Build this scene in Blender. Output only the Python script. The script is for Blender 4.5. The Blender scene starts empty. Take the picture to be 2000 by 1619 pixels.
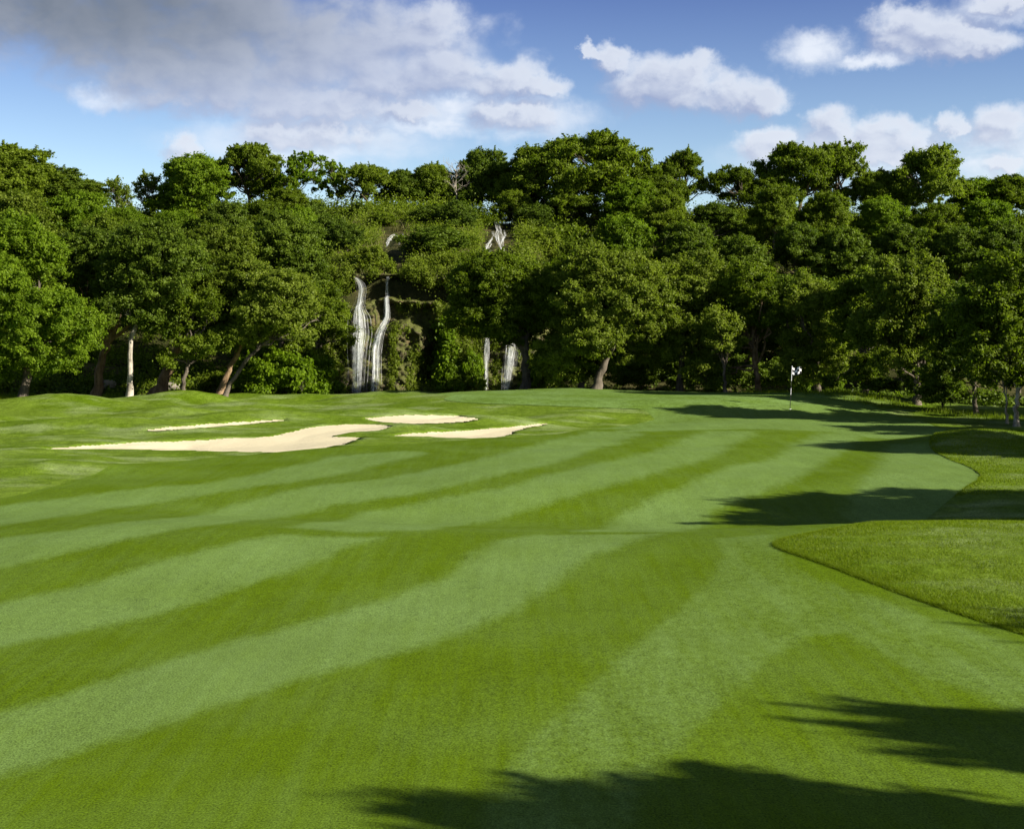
import bpy, math, random
import numpy as np

# ------------------------------------------------------------------ camera, sky, sun, exposure
SC = bpy.context.scene
COL = SC.collection
F, HX, HY, EYE = 2778.0, 1000.0, 650.0, 4.0      # focal length, principal column, horizon row (photo pixels), eye height

cam_d = bpy.data.cameras.new("camera")
cam = bpy.data.objects.new("camera", cam_d)
COL.objects.link(cam)
cam.location = (0, 0, EYE)
cam.rotation_euler = (math.pi / 2, 0, 0)
cam_d.sensor_width = 36.0
cam_d.lens = 36.0 * F / 2000.0
cam_d.shift_y = -(809.5 - HY) / 2000.0
cam_d.clip_end = 9000.0
SC.camera = cam

SUN_EL, SUN_AZ = math.radians(26), math.radians(24)      # azimuth: degrees behind the camera's right-hand side
SUN_DIR = np.array([math.cos(SUN_EL) * math.cos(SUN_AZ), -math.cos(SUN_EL) * math.sin(SUN_AZ), math.sin(SUN_EL)])
SUN_STRENGTH, SKY_STRENGTH, EXPOSURE = 5.0, 0.05, 1.4

sun_d = bpy.data.lights.new("sun", 'SUN')
sun_d.energy = SUN_STRENGTH
sun_d.angle = math.radians(0.5)
sun_d.color = (1.0, 0.92, 0.78)
sun = bpy.data.objects.new("sun", sun_d)
COL.objects.link(sun)
from mathutils import Vector
sun.rotation_euler = Vector(SUN_DIR).to_track_quat('Z', 'Y').to_euler()
sun.location = (60, -20, 60)

SC.view_settings.view_transform = 'Standard'
SC.view_settings.look = 'None'
SC.view_settings.exposure = EXPOSURE
SC.view_settings.gamma = 1.0
SC.view_settings.use_curve_mapping = False
SC.cycles.max_bounces = 6
SC.cycles.diffuse_bounces = 3
SC.cycles.transparent_max_bounces = 16
SC.cycles.sample_clamp_indirect = 4.0


class NT:
    """Small helper to wire node trees."""
    def __init__(self, tree):
        self.t = tree
        tree.nodes.clear()

    def n(self, typ, inputs=None, **props):
        nd = self.t.nodes.new(typ)
        for k, v in props.items():
            setattr(nd, k, v)
        for k, v in (inputs or {}).items():
            self.set(nd.inputs[k], v)
        return nd

    def set(self, sock, v):
        if hasattr(v, 'is_output') or isinstance(v, bpy.types.NodeSocket):
            self.t.links.new(v, sock)
        else:
            sock.default_value = v

    def m(self, op, a, b=0.0, c=None, clamp=False):
        nd = self.n('ShaderNodeMath', {0: a, 1: b}, operation=op, use_clamp=clamp)
        if c is not None:
            self.set(nd.inputs[2], c)
        return nd.outputs[0]

    def vm(self, op, a, b=None, c=None):
        nd = self.n('ShaderNodeVectorMath', {0: a}, operation=op)
        if b is not None:
            self.set(nd.inputs[1], b)
        if c is not None:
            self.set(nd.inputs[2], c)
        return nd.outputs['Value'] if op in ('LENGTH', 'DOT_PRODUCT', 'DISTANCE') else nd.outputs[0]

    def mix(self, f, a, b, blend='MIX'):
        nd = self.n('ShaderNodeMix', data_type='RGBA', blend_type=blend)
        self.set(nd.inputs[0], f)
        self.set(nd.inputs[6], a)
        self.set(nd.inputs[7], b)
        return nd.outputs[2]

    def ramp(self, v, lo, hi, a=0.0, b=1.0, smooth=True):
        nd = self.n('ShaderNodeMapRange', {0: v, 1: lo, 2: hi, 3: a, 4: b},
                    interpolation_type='SMOOTHSTEP' if smooth else 'LINEAR', clamp=True)
        return nd.outputs[0]

    def noise(self, vec, scale, detail=4.0, rough=0.55, dist=0.0):
        return self.n('ShaderNodeTexNoise', {'Vector': vec, 'Scale': scale, 'Detail': detail, 'Roughness': rough,
                                            'Distortion': dist}).outputs[0]


def rgb(r, g, b):
    return (r, g, b, 1.0)


def build_world():
    w = bpy.data.worlds.new("World")
    SC.world = w
    w.use_nodes = True
    k = NT(w.node_tree)
    out = k.n('ShaderNodeOutputWorld')
    sky = k.n('ShaderNodeTexSky', sky_type='NISHITA', sun_disc=False, sun_elevation=SUN_EL,
              sun_rotation=math.pi / 2 + SUN_AZ, air_density=1.0, dust_density=0.6, ozone_density=2.0)
    d = k.n('ShaderNodeTexCoord').outputs['Generated']
    sp = k.n('ShaderNodeSeparateXYZ', {0: d}).outputs
    az = k.m('ARCTAN2', sp[0], sp[1])
    el = k.m('ARCSINE', sp[2])
    # the sky deepens quickly above the hill, as through a polarising filter
    grad = k.ramp(el, 0.06, 0.25, 0.0, 1.0, smooth=False)
    tint = k.mix(grad, rgb(1.35, 1.40, 1.45), rgb(0.445, 0.485, 0.815))
    tint = k.mix(k.ramp(el, 0.28, 0.60), tint, rgb(1.00, 0.86, 0.62))       # warm tint added overhead, out of view, to take blue from the shadows
    base = k.mix(1.0, sky.outputs[0], tint, 'MULTIPLY')
    base = k.vm('SCALE', base)
    base.node.inputs['Scale'].default_value = SKY_STRENGTH
    q = k.n('ShaderNodeCombineXYZ', {0: k.m('MULTIPLY', az, 10.0), 1: k.m('MULTIPLY', el, 10.0), 2: 0.0}).outputs[0]

    def ang(px, py):
        a = math.atan((px - HX) / F)
        return 10 * a, 10 * math.atan((HY - py) / F * math.cos(a))

    clouds = [  # photo column, row, half width, half height
        (300, 30, 440, 150), (640, 100, 350, 118), (790, 140, 230, 70), (930, 155, 150, 48), (1055, 172, 75, 30),
        (620, 205, 260, 44), (840, 60, 90, 60), (60, -30, 400, 140), (430, 160, 320, 70),
        (600, 268, 190, 42), (362, 292, 42, 44), (1010, 226, 130, 36), (790, 214, 90, 24), 
        (1290, 165, 130, 62), (1405, 182, 125, 52), (1205, 118, 55, 32), (1355, 128, 55, 38), (1490, 195, 66, 36), (1145, 102, 22, 20), (1170, 108, 26, 14),
        (1830, 72, 130, 50), (1770, 52, 90, 44), (1905, 88, 86, 34), 
        (1960, 8, 90, 26), (1515, 284, 84, 44), (1620, 258, 70, 48), (1740, 258, 80, 46), (1690, 284, 150, 36),
        (1862, 246, 36, 32), (1955, 252, 74, 50), (1960, 326, 44, 26), (1720, 312, 80, 20)]

    warp_c = k.n('ShaderNodeTexNoise', {'Vector': q, 'Scale': 5.5, 'Detail': 6.0, 'Roughness': 0.62}).outputs['Color']
    warp = k.vm('MULTIPLY', k.vm('SUBTRACT', warp_c, (0.5, 0.5, 0.5)), (0.34, 0.24, 0.0))

    def density(qv):
        qw = k.vm('ADD', qv, warp)
        nz = k.n('ShaderNodeTexNoise', {'Vector': k.vm('MULTIPLY', qv, (1.0, 1.35, 1.0)), 'Scale': 3.2, 'Detail': 5.5,
                                        'Roughness': 0.50, 'Distortion': 0.25}).outputs[0]
        best = None
        for cx, cy, rx, ry in clouds:
            ax, ay = ang(cx, cy)
            sx, sy = F / rx / 10, F / ry / 10
            ln = k.vm('LENGTH', k.vm('MULTIPLY_ADD', qw, (sx, sy, 0.0), (-ax * sx, -ay * sy, 0.0)))
            best = ln if best is None else k.m('SMOOTH_MIN', best, ln, 0.25)
        s = k.m('SUBTRACT', 1.0, best)
        s = k.m('MINIMUM', k.m('MULTIPLY', s, 2.0), 1.1)
        return k.m('ADD', s, k.m('MULTIPLY', k.m('SUBTRACT', nz, 0.5), 2.1)), nz

    d0, n0 = density(q)
    d1, _n1 = density(k.vm('ADD', q, (0.075, 0.075, 0.0)))
    alpha = k.ramp(d0, -0.30, 1.15)
    lit = k.ramp(k.m('SUBTRACT', d0, d1), -0.65, 0.62)
    thick = k.ramp(d0, 0.25, 1.5)
    lit = k.m('MULTIPLY', lit, k.m('SUBTRACT', 1.0, k.m('MULTIPLY', thick, 0.35)))
    ax, ay = ang(430, 80)                                    # the big bank is softer and greyer than the small cumulus
    bank = k.vm('LENGTH', k.vm('MULTIPLY_ADD', q, (F / 640 / 10, F / 230 / 10, 0), (-ax * F / 6400, -ay * F / 2300, 0)))
    lit = k.n('ShaderNodeMix', {0: k.ramp(bank, 0.35, 1.0, 0.55, 0.0), 2: lit, 3: 0.24}, data_type='FLOAT').outputs[0]
    ax, ay = ang(180, -10)                                   # the heavy grey core of the big cloud bank
    core = k.vm('LENGTH', k.vm('MULTIPLY_ADD', q, (F / 620 / 10, F / 210 / 10, 0), (-ax * F / 6200, -ay * F / 2100, 0)))
    core = k.ramp(core, 0.1, 1.15, 1.0, 0.0)
    shade = k.mix(core, rgb(0.135, 0.160, 0.238), rgb(0.060, 0.073, 0.090))
    lightc = k.mix(core, rgb(0.328, 0.346, 0.375), rgb(0.128, 0.138, 0.160))
    cc = k.mix(lit, shade, lightc)
    # low clouds whiten towards the horizon
    cc = k.mix(k.ramp(el, 0.09, 0.17, 0.50, 0.0), cc, rgb(0.338, 0.352, 0.378))
    vis = k.m('MULTIPLY', alpha, k.ramp(el, 0.02, 0.07))
    col = k.mix(k.m('MULTIPLY', vis, 0.93), base, cc)
    veil = None                                              # thin white cloud low over the hill
    for cx, cy, rx, ry in [(600, 280, 330, 70), (1020, 232, 190, 55), (1660, 300, 290, 70), (1960, 15, 150, 40), (1590, 95, 95, 52), (1700, 118, 120, 24), (205, 195, 75, 34), (860, 225, 330, 60), (1950, 300, 130, 80)]:
        ax, ay = ang(cx, cy)
        sx, sy = F / rx / 10, F / ry / 10
        ln = k.vm('LENGTH', k.vm('MULTIPLY_ADD', k.vm('ADD', q, k.vm('SCALE', warp)), (sx, sy, 0.0), (-ax * sx, -ay * sy, 0.0)))
        veil = ln if veil is None else k.m('MINIMUM', veil, ln)
    vn = k.noise(k.vm('MULTIPLY', q, (1.0, 2.6, 1.0)), 1.5, 5.0, 0.55)
    va = k.m('MULTIPLY', k.ramp(veil, 0.15, 1.05, 1.0, 0.0), k.ramp(vn, 0.22, 0.56))
    col = k.mix(k.m('MULTIPLY', va, k.m('MULTIPLY', k.m('SUBTRACT', 1.0, alpha), 0.9)), col, rgb(0.330, 0.350, 0.385))
    bg = k.n('ShaderNodeBackground', {0: col, 1: 1.0})
    k.t.links.new(bg.outputs[0], out.inputs[0])
    w.cycles.sampling_method = 'MANUAL'
    w.cycles.sample_map_resolution = 512


build_world()

# ------------------------------------------------------------------ numeric helpers


def vnoise(x, y, seed=0):
    """Smooth lattice noise in 0..1."""
    x = np.asarray(x, float); y = np.asarray(y, float)
    xi = np.floor(x).astype(np.int64); yi = np.floor(y).astype(np.int64)
    fx = x - xi; fy = y - yi
    fx = fx * fx * (3 - 2 * fx); fy = fy * fy * (3 - 2 * fy)

    def h(a, b):
        v = (a * 374761393 + b * 668265263 + seed * 2147483) & 0x7fffffff
        v = ((v ^ (v >> 13)) * 1274126177) & 0x7fffffff
        return ((v ^ (v >> 16)) & 0xffff) / 65535.0
    return (h(xi, yi) * (1 - fx) + h(xi + 1, yi) * fx) * (1 - fy) + (h(xi, yi + 1) * (1 - fx) + h(xi + 1, yi + 1) * fx) * fy


def fbm(x, y, seed=0, octs=4):
    s, a, t = 0.0, 0.5, 0.0
    for o in range(octs):
        s = s + a * vnoise(np.asarray(x) * 2 ** o, np.asarray(y) * 2 ** o, seed + o * 17)
        t += a
        a *= 0.5
    return s / t


def sst(a, b, x):
    t = np.clip((np.asarray(x, float) - a) / (b - a), 0, 1)
    return t * t * (3 - 2 * t)


def gauss(x, y, cx, cy, sx, sy, rot=0.0):
    c, s = math.cos(rot), math.sin(rot)
    u = (x - cx) * c + (y - cy) * s
    v = -(x - cx) * s + (y - cy) * c
    return np.exp(-(u / sx) ** 2 - (v / sy) ** 2)


def smax0(t, k):
    return 0.5 * (t + np.sqrt(t * t + k * k))


# mounds: x, y, size x, size y, height, rotation
MOUNDS = [
    # crest across the near fairway and the dip behind it
    (7.5, 25.5, 6.5, 4.6, 0.34, 0.0), (-3.0, 27.0, 7.0, 4.0, 0.20, 0.05),
    (7.5, 33.0, 10.0, 3.4, -0.42, 0.0), (-4.0, 33.5, 8.0, 3.6, -0.22, 0.0),
    # low mounds by the rough on the far side of the fairway
    (17.0, 52.0, 2.6, 2.0, 0.50, 0.2), (15.2, 49.5, 1.3, 1.6, 0.28, 0.6), (20.0, 57.0, 3.0, 2.5, 0.25, 0.0),
    # banks and hummocks round the bunkers
    (-18.0, 58.5, 5.0, 1.8, 0.62, 0.12), (-11.5, 62.0, 4.0, 1.6, 0.58, 0.1), (-6.0, 66.8, 3.4, 1.4, 0.42, 0.0),
    (-1.0, 62.6, 3.0, 1.1, 0.40, 0.15), (3.0, 65.5, 2.4, 1.5, 0.36, 0.1), (-4.2, 57.6, 1.5, 0.8, 0.24, 0.3),
    (-24.5, 76.0, 3.6, 2.4, 0.80, 0.0), (-18.5, 79.5, 2.8, 1.8, 0.66, 0.1), (-28.5, 66.0, 3.4, 2.0, 0.62, 0.2),
    (-13.2, 74.0, 3.8, 1.6, 0.46, 0.15), (-8.5, 77.0, 3.0, 1.6, 0.42, 0.0), (-22.5, 52.0, 3.0, 1.8, 0.44, 0.3),
    (-17.5, 44.5, 2.4, 1.5, 0.34, 0.2), (-23.0, 60.0, 2.6, 1.2, 0.36, 0.3), (-16.5, 69.0, 2.6, 1.2, 0.40, 0.2),
    (-21.0, 70.5, 2.2, 1.4, -0.40, 0.1), (-27.0, 71.0, 2.4, 1.4, -0.32, 0.0), (-20.0, 64.5, 3.0, 1.2, -0.30, 0.1), (-13.5, 41.5, 2.0, 1.2, 0.22, 0.4),
    (-20.5, 47.8, 3.0, 1.2, -0.26, 0.2), (-6.8, 86.0, 3.6, 2.2, 0.62, 0.0), (-11.5, 84.0, 3.0, 1.6, 0.36, 0.0), (-16.0, 84.5, 2.4, 1.6, 0.40, 0.0), (-12.0, 52.5, 5.0, 1.5, -0.12, 0.1),
    # shoulder falling off the back right of the green
    (19.5, 77.5, 3.6, 2.6, 0.35, -0.3)]


def course(x, y):
    """Height of the mown ground (before the bunkers are cut)."""
    x = np.asarray(x, float); y = np.asarray(y, float)
    z = np.zeros(np.broadcast(x, y).shape)
    for cx, cy, sx, sy, h, r in MOUNDS:
        z = z + h * gauss(x, y, cx, cy, sx, sy, r)
    # raised green
    e = np.sqrt(((x - 5.5) / 14.5) ** 2 + ((y - 77.0) / 10.0) ** 2)
    z = z + 0.66 * (1 - sst(0.62, 1.25, e))
    z = z + 0.10 * np.sin(x * 0.31 + 1.0) * np.sin(y * 0.17) * sst(10, 30, y)
    z = z + (fbm(x * 0.16, y * 0.16, 5, 3) - 0.5) * 0.22 * sst(14, 40, y)
    z = z + (fbm(x * 0.42, y * 0.42, 15, 3) - 0.5) * 0.34 * sst(-9.5, -14.0, x) * sst(36, 42, y)
    return z


CLIFF_Y = 95.0


def hill(x, y):
    x = np.asarray(x, float); y = np.asarray(y, float)
    crest = 14.2 + 2.6 * sst(-34, -50, x) - 0.8 * sst(25, 45, x) + (fbm(x * 0.07, y * 0.05, 9, 3) - 0.5) * 1.6
    foot = 91.5 + (fbm(x * 0.09, 0 * x, 3, 2) - 0.5) * 4
    t = np.clip((y - foot) / (127.0 - foot), 0, 1)
    slope = crest * (0.55 * t + 0.45 * t * t * (3 - 2 * t))
    wc = sst(-14.6, -12.6, x) * (1 - sst(1.6, 4.0, x))        # where the cliff stands
    upper = np.where(y > CLIFF_Y + 0.9, 7.7 + (crest - 7.7) * np.clip((y - CLIFF_Y - 0.9) / 29.0, 0, 1) ** 0.9, 0.0)
    z = slope * (1 - wc) + upper * wc
    return z + (fbm(x * 0.5, y * 0.5, 21, 3) - 0.5) * 0.7 * sst(92, 97, y)


def height(x, y):
    x = np.asarray(x, float); y = np.asarray(y, float)
    return course(x, y) * (1 - sst(90, 94, y)) + hill(x, y)


_T = np.concatenate([np.arange(8, 40, 0.04), np.arange(40, 92, 0.06)])


def ground_at(px, py):
    """World point of the mown ground along the sight line through a pixel of the photograph."""
    sx, sz = (px - HX) / F, (HY - py) / F
    g = EYE + sz * _T - course(sx * _T, _T)
    i = np.argmax(g <= 0)
    if g[i] > 0:                      # grazing the skyline: the closest approach
        i = np.argmin(g)
        return sx * _T[i], _T[i]
    j = max(i - 1, 0)
    f = g[j] / (g[j] - g[i]) if g[j] != g[i] else 0
    t = _T[j] + (_T[i] - _T[j]) * f
    return sx * t, t


def outline(pts, n=8):
    """Unproject a closed outline, finely resampled with rounded corners."""
    p = np.array(pts, float)
    m = len(p)
    res = []
    for i in range(m):
        p0, p1, p2, p3 = p[(i - 1) % m], p[i], p[(i + 1) % m], p[(i + 2) % m]
        for k in range(n):
            t = k / n
            res.append(0.5 * ((2 * p1) + (-p0 + p2) * t + (2 * p0 - 5 * p1 + 4 * p2 - p3) * t * t + (-p0 + 3 * p1 - 3 * p2 + p3) * t ** 3))
    return np.array([ground_at(a, b) for a, b in res])


def poly_sd(x, y, poly):
    """Signed distance to a closed polygon, positive inside."""
    shp = np.broadcast(x, y).shape
    x = np.broadcast_to(x, shp).ravel(); y = np.broadcast_to(y, shp).ravel()
    d = np.full(x.shape, 1e9); inside = np.zeros(x.shape, bool)
    n = len(poly)
    lo, hi = poly.min(0) - 3.0, poly.max(0) + 3.0
    near = (x > lo[0]) & (x < hi[0]) & (y > lo[1]) & (y < hi[1])
    xs, ys = x[near], y[near]
    dd = np.full(xs.shape, 1e9); ii = np.zeros(xs.shape, bool)
    for i in range(n):
        ax, ay = poly[i]; bx, by = poly[(i + 1) % n]
        ex, ey = bx - ax, by - ay
        l2 = ex * ex + ey * ey + 1e-12
        t = np.clip(((xs - ax) * ex + (ys - ay) * ey) / l2, 0, 1)
        dd = np.minimum(dd, (xs - ax - t * ex) ** 2 + (ys - ay - t * ey) ** 2)
        if ay != by:
            c = ((ay > ys) != (by > ys)) & (xs < ex * (ys - ay) / (by - ay) + ax)
            ii ^= c
    s = np.sqrt(dd)
    out = np.full(x.shape, -3.0)
    out[near] = np.where(ii, s, -s)
    return out.reshape(shp)


# ------------------------------------------------------------------ object helpers


def mesh(name, verts, faces, mats=(), smooth=False, attrs=None, fmat=None):
    verts = np.asarray(verts, np.float32); faces = np.asarray(faces, np.int32)
    me = bpy.data.meshes.new(name)
    k = faces.shape[1]
    me.vertices.add(len(verts)); me.vertices.foreach_set("co", verts.ravel())
    me.loops.add(faces.size); me.loops.foreach_set("vertex_index", faces.ravel())
    me.polygons.add(len(faces))
    me.polygons.foreach_set("loop_start", np.arange(0, faces.size, k, dtype=np.int32))
    me.polygons.foreach_set("loop_total", np.full(len(faces), k, np.int32))
    if smooth:
        me.polygons.foreach_set("use_smooth", np.ones(len(faces), bool))
    for m in (mats if isinstance(mats, (list, tuple)) else [mats]):
        me.materials.append(m)
    if fmat is not None:
        me.polygons.foreach_set("material_index", np.asarray(fmat, np.int32))
    for an, (dom, val) in (attrs or {}).items():
        a = me.attributes.new(an, 'FLOAT', dom)
        a.data.foreach_set("value", np.asarray(val, np.float32).ravel())
    me.update(calc_edges=True)
    return me


def obj(name, me, parent=None, **props):
    o = bpy.data.objects.new(name, me)
    COL.objects.link(o)
    o.parent = parent
    for k, v in props.items():
        o[k] = v
    return o


def grid_faces(nr, nc):
    i = np.arange(nr * nc).reshape(nr, nc)
    return np.stack([i[:-1, :-1], i[:-1, 1:], i[1:, 1:], i[1:, :-1]], -1).reshape(-1, 4)


def tube(path, radii, n=8):
    """Vertices and quads of a tapering tube along a path."""
    p = np.asarray(path, float); r = np.asarray(radii, float)
    m = len(p)
    t = np.gradient(p, axis=0); t /= np.linalg.norm(t, axis=1, keepdims=True) + 1e-9
    ref = np.array([0.31, 0.95, 0.05]) if abs(t[:, 1]).mean() < 0.85 else np.array([1.0, 0.1, 0.0])
    a = np.cross(t, ref); a /= np.linalg.norm(a, axis=1, keepdims=True) + 1e-9
    b = np.cross(t, a)
    th = np.linspace(0, 2 * math.pi, n, endpoint=False)
    v = p[:, None, :] + r[:, None, None] * (np.cos(th)[None, :, None] * a[:, None, :] + np.sin(th)[None, :, None] * b[:, None, :])
    i = np.arange(m * n).reshape(m, n)
    f = np.stack([i[:-1], np.roll(i[:-1], -1, 1), np.roll(i[1:], -1, 1), i[1:]], -1).reshape(-1, 4)
    return v.reshape(-1, 3), f


def join(parts):
    vs, fs, o = [], [], 0
    for v, f in parts:
        vs.append(v); fs.append(f + o); o += len(v)
    return np.concatenate(vs), np.concatenate(fs)


# ------------------------------------------------------------------ materials


def material(name):
    m = bpy.data.materials.new(name)
    m.use_nodes = True
    k = NT(m.node_tree)
    k.out = k.n('ShaderNodeOutputMaterial')
    return m, k


def turf_material(name, dark, light, fine=42.0, rough=0.8, striped=False, bump=0.35, dry=None, nap=(0.6, 0.8), grain=2.4):
    m, k = material(name)
    pos = k.n('ShaderNodeTexCoord').outputs['Object']
    st = k.vm('MULTIPLY', pos, (nap[1], nap[0], 1.0))
    n1 = k.noise(st, fine, 3.0, 0.7)
    n2 = k.noise(st, fine * 0.17, 4.0, 0.62)
    n3 = k.noise(pos, 0.33, 4.0, 0.55)
    if striped:
        at = k.n('ShaderNodeAttribute', attribute_name='stripe').outputs['Fac']
        along = k.n('ShaderNodeMapping', {'Vector': pos, 'Rotation': (0, 0, math.radians(31)), 'Scale': (1.0, 0.16, 1.0)}).outputs[0]
        rag = k.m('ADD', k.m('MULTIPLY', k.m('SUBTRACT', n2, 0.5), 0.6), k.m('MULTIPLY', k.m('SUBTRACT', k.noise(along, 2.2, 4.0, 0.6), 0.5), 0.9))
        f = k.ramp(k.m('ADD', at, rag), -0.45, 0.45, 0.0, 1.0)
        f = k.m('ADD', k.m('MULTIPLY', f, 0.68), k.m('MULTIPLY', k.m('SUBTRACT', n3, 0.36), 0.78), clamp=True)
        streak = k.noise(k.n('ShaderNodeMapping', {'Vector': pos, 'Rotation': (0, 0, math.radians(31)), 'Scale': (1.0, 0.04, 1.0)}).outputs[0], 5.0, 4.0, 0.65)
        f = k.m('ADD', f, k.m('MULTIPLY', k.m('SUBTRACT', streak, 0.5), 0.55), clamp=True)
    else:
        f = k.ramp(k.m('ADD', k.m('MULTIPLY', n3, 0.6), k.m('MULTIPLY', n2, 0.4)), 0.34, 0.66)
    c = k.mix(f, rgb(*dark), rgb(*light))
    if dry:
        c = k.mix(k.m('MULTIPLY', k.ramp(k.noise(k.vm('MULTIPLY', pos, (0.6, 1.5, 1.0)), 0.5, 5, 0.55), 0.46, 0.68), 0.8), c, rgb(*dry))
    n4 = k.noise(k.vm('MULTIPLY', pos, (1.0, 0.4, 1.0)), 1.3, 3.0, 0.6)
    v = k.m('ADD', k.m('MULTIPLY', k.m('SUBTRACT', n1, 0.5), grain), k.m('MULTIPLY', k.m('SUBTRACT', n2, 0.5), 0.55))
    v = k.m('ADD', v, k.m('MULTIPLY', k.m('SUBTRACT', n4, 0.5), 0.35))
    c = k.vm('SCALE', c)
    k.set(c.node.inputs['Scale'], k.m('MAXIMUM', k.m('ADD', 1.0, v), 0.25))
    bmp = k.n('ShaderNodeBump', {'Strength': bump, 'Distance': 0.03, 'Height': k.m('ADD', n1, n2)})
    b = k.n('ShaderNodeBsdfPrincipled', {'Base Color': c, 'Roughness': rough, 'Specular IOR Level': 0.04, 'Normal': bmp.outputs[0]})
    k.t.links.new(b.outputs[0], k.out.inputs[0])
    return m


def leaf_material(name, dark, light, trans=0.30, rough=0.5, hue_obj=0.20):
    m, k = material(name)
    t = k.n('ShaderNodeAttribute', attribute_name='tint').outputs['Fac']
    r = k.n('ShaderNodeObjectInfo').outputs['Random']
    f = k.m('ADD', t, k.m('MULTIPLY', k.m('SUBTRACT', r, 0.5), 2 * hue_obj), clamp=True)
    c = k.mix(f, rgb(*dark), rgb(*light))
    p = k.n('ShaderNodeBsdfPrincipled', {'Base Color': c, 'Roughness': rough, 'Specular IOR Level': 0.12})
    tc = k.mix(1.0, c, rgb(1.15, 1.25, 0.45), 'MULTIPLY')
    tr = k.n('ShaderNodeBsdfTranslucent', {'Color': tc})
    mx = k.n('ShaderNodeMixShader', {0: trans, 1: p.outputs[0], 2: tr.outputs[0]})
    k.t.links.new(mx.outputs[0], k.out.inputs[0])
    return m


def bark_material(name, a, b, scale=6.0):
    m, k = material(name)
    pos = k.n('ShaderNodeTexCoord').outputs['Object']
    st = k.vm('MULTIPLY', pos, (1.0, 1.0, 0.25))
    n = k.noise(st, scale, 6.0, 0.65)
    n2 = k.noise(pos, 1.7, 3.0, 0.5)
    c = k.mix(k.ramp(k.m('ADD', k.m('MULTIPLY', n, 0.6), k.m('MULTIPLY', n2, 0.4)), 0.35, 0.65), rgb(*a), rgb(*b))
    bmp = k.n('ShaderNodeBump', {'Strength': 0.8, 'Distance': 0.05, 'Height': n})
    p = k.n('ShaderNodeBsdfPrincipled', {'Base Color': c, 'Roughness': 0.9, 'Specular IOR Level': 0.1, 'Normal': bmp.outputs[0]})
    k.t.links.new(p.outputs[0], k.out.inputs[0])
    return m


def simple_material(name, c, rough=0.5, spec=0.3):
    m, k = material(name)
    n = k.noise(k.n('ShaderNodeTexCoord').outputs['Object'], 30.0, 3.0)
    cc = k.vm('SCALE', rgb(*c)[:3])
    k.set(cc.node.inputs['Scale'], k.ramp(n, 0.2, 0.8, 0.9, 1.06))
    p = k.n('ShaderNodeBsdfPrincipled', {'Base Color': cc, 'Roughness': rough, 'Specular IOR Level': spec})
    k.t.links.new(p.outputs[0], k.out.inputs[0])
    return m


M = {}
M['fairway'] = turf_material('fairway_turf', (0.060, 0.101, 0.0015), (0.105, 0.168, 0.044), fine=60.0, striped=True, bump=0.10, grain=3.0)
M['green'] = turf_material('green_turf', (0.078, 0.132, 0.017), (0.108, 0.174, 0.049), fine=24, bump=0.08)
M['rough'] = turf_material('rough_turf', (0.058, 0.100, 0.003), (0.094, 0.143, 0.015), fine=26, bump=0.45, dry=(0.145, 0.190, 0.070))
M['floor'] = turf_material('forest_floor', (0.018, 0.022, 0.006), (0.040, 0.040, 0.014), fine=9, bump=0.9, dry=(0.085, 0.072, 0.032), nap=(1, 1))
M['blade'] = leaf_material('grass_blade', (0.078, 0.130, 0.001), (0.165, 0.222, 0.010), trans=0.45)
M['drygrass'] = leaf_material('dry_grass', (0.075, 0.085, 0.020), (0.19, 0.165, 0.07), trans=0.3)
M['oak'] = leaf_material('oak_leaf', (0.0616, 0.099, 0.0044), (0.1672, 0.2266, 0.0198), trans=0.54)
M['oak_bright'] = leaf_material('bright_oak_leaf', (0.0616, 0.1144, 0.0044), (0.165, 0.2475, 0.0154), trans=0.54)
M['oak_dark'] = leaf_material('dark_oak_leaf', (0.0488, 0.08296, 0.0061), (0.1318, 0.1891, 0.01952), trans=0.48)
M['olive'] = leaf_material('olive_oak_leaf', (0.0704, 0.1078, 0.0066), (0.1815, 0.2332, 0.0286), trans=0.52)
M['cedar'] = leaf_material('cedar_needle', (0.04392, 0.07564, 0.0061), (0.1159, 0.1708, 0.02074), trans=0.40)
M['willow'] = leaf_material('willow_leaf', (0.0902, 0.1298, 0.0088), (0.198, 0.2508, 0.0286), trans=0.54)
M['vine'] = leaf_material('vine_leaf', (0.07, 0.125, 0.004), (0.165, 0.255, 0.012), trans=0.5)
M['bark'] = bark_material('grey_bark', (0.045, 0.038, 0.028), (0.13, 0.11, 0.085))
M['bark_brown'] = bark_material('brown_bark', (0.075, 0.048, 0.026), (0.23, 0.16, 0.095))
M['bark_pale'] = bark_material('pale_bark', (0.115, 0.10, 0.078), (0.45, 0.415, 0.345), 7.0)
M['twig'] = bark_material('dead_twig', (0.16, 0.14, 0.11), (0.32, 0.29, 0.24))

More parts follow.
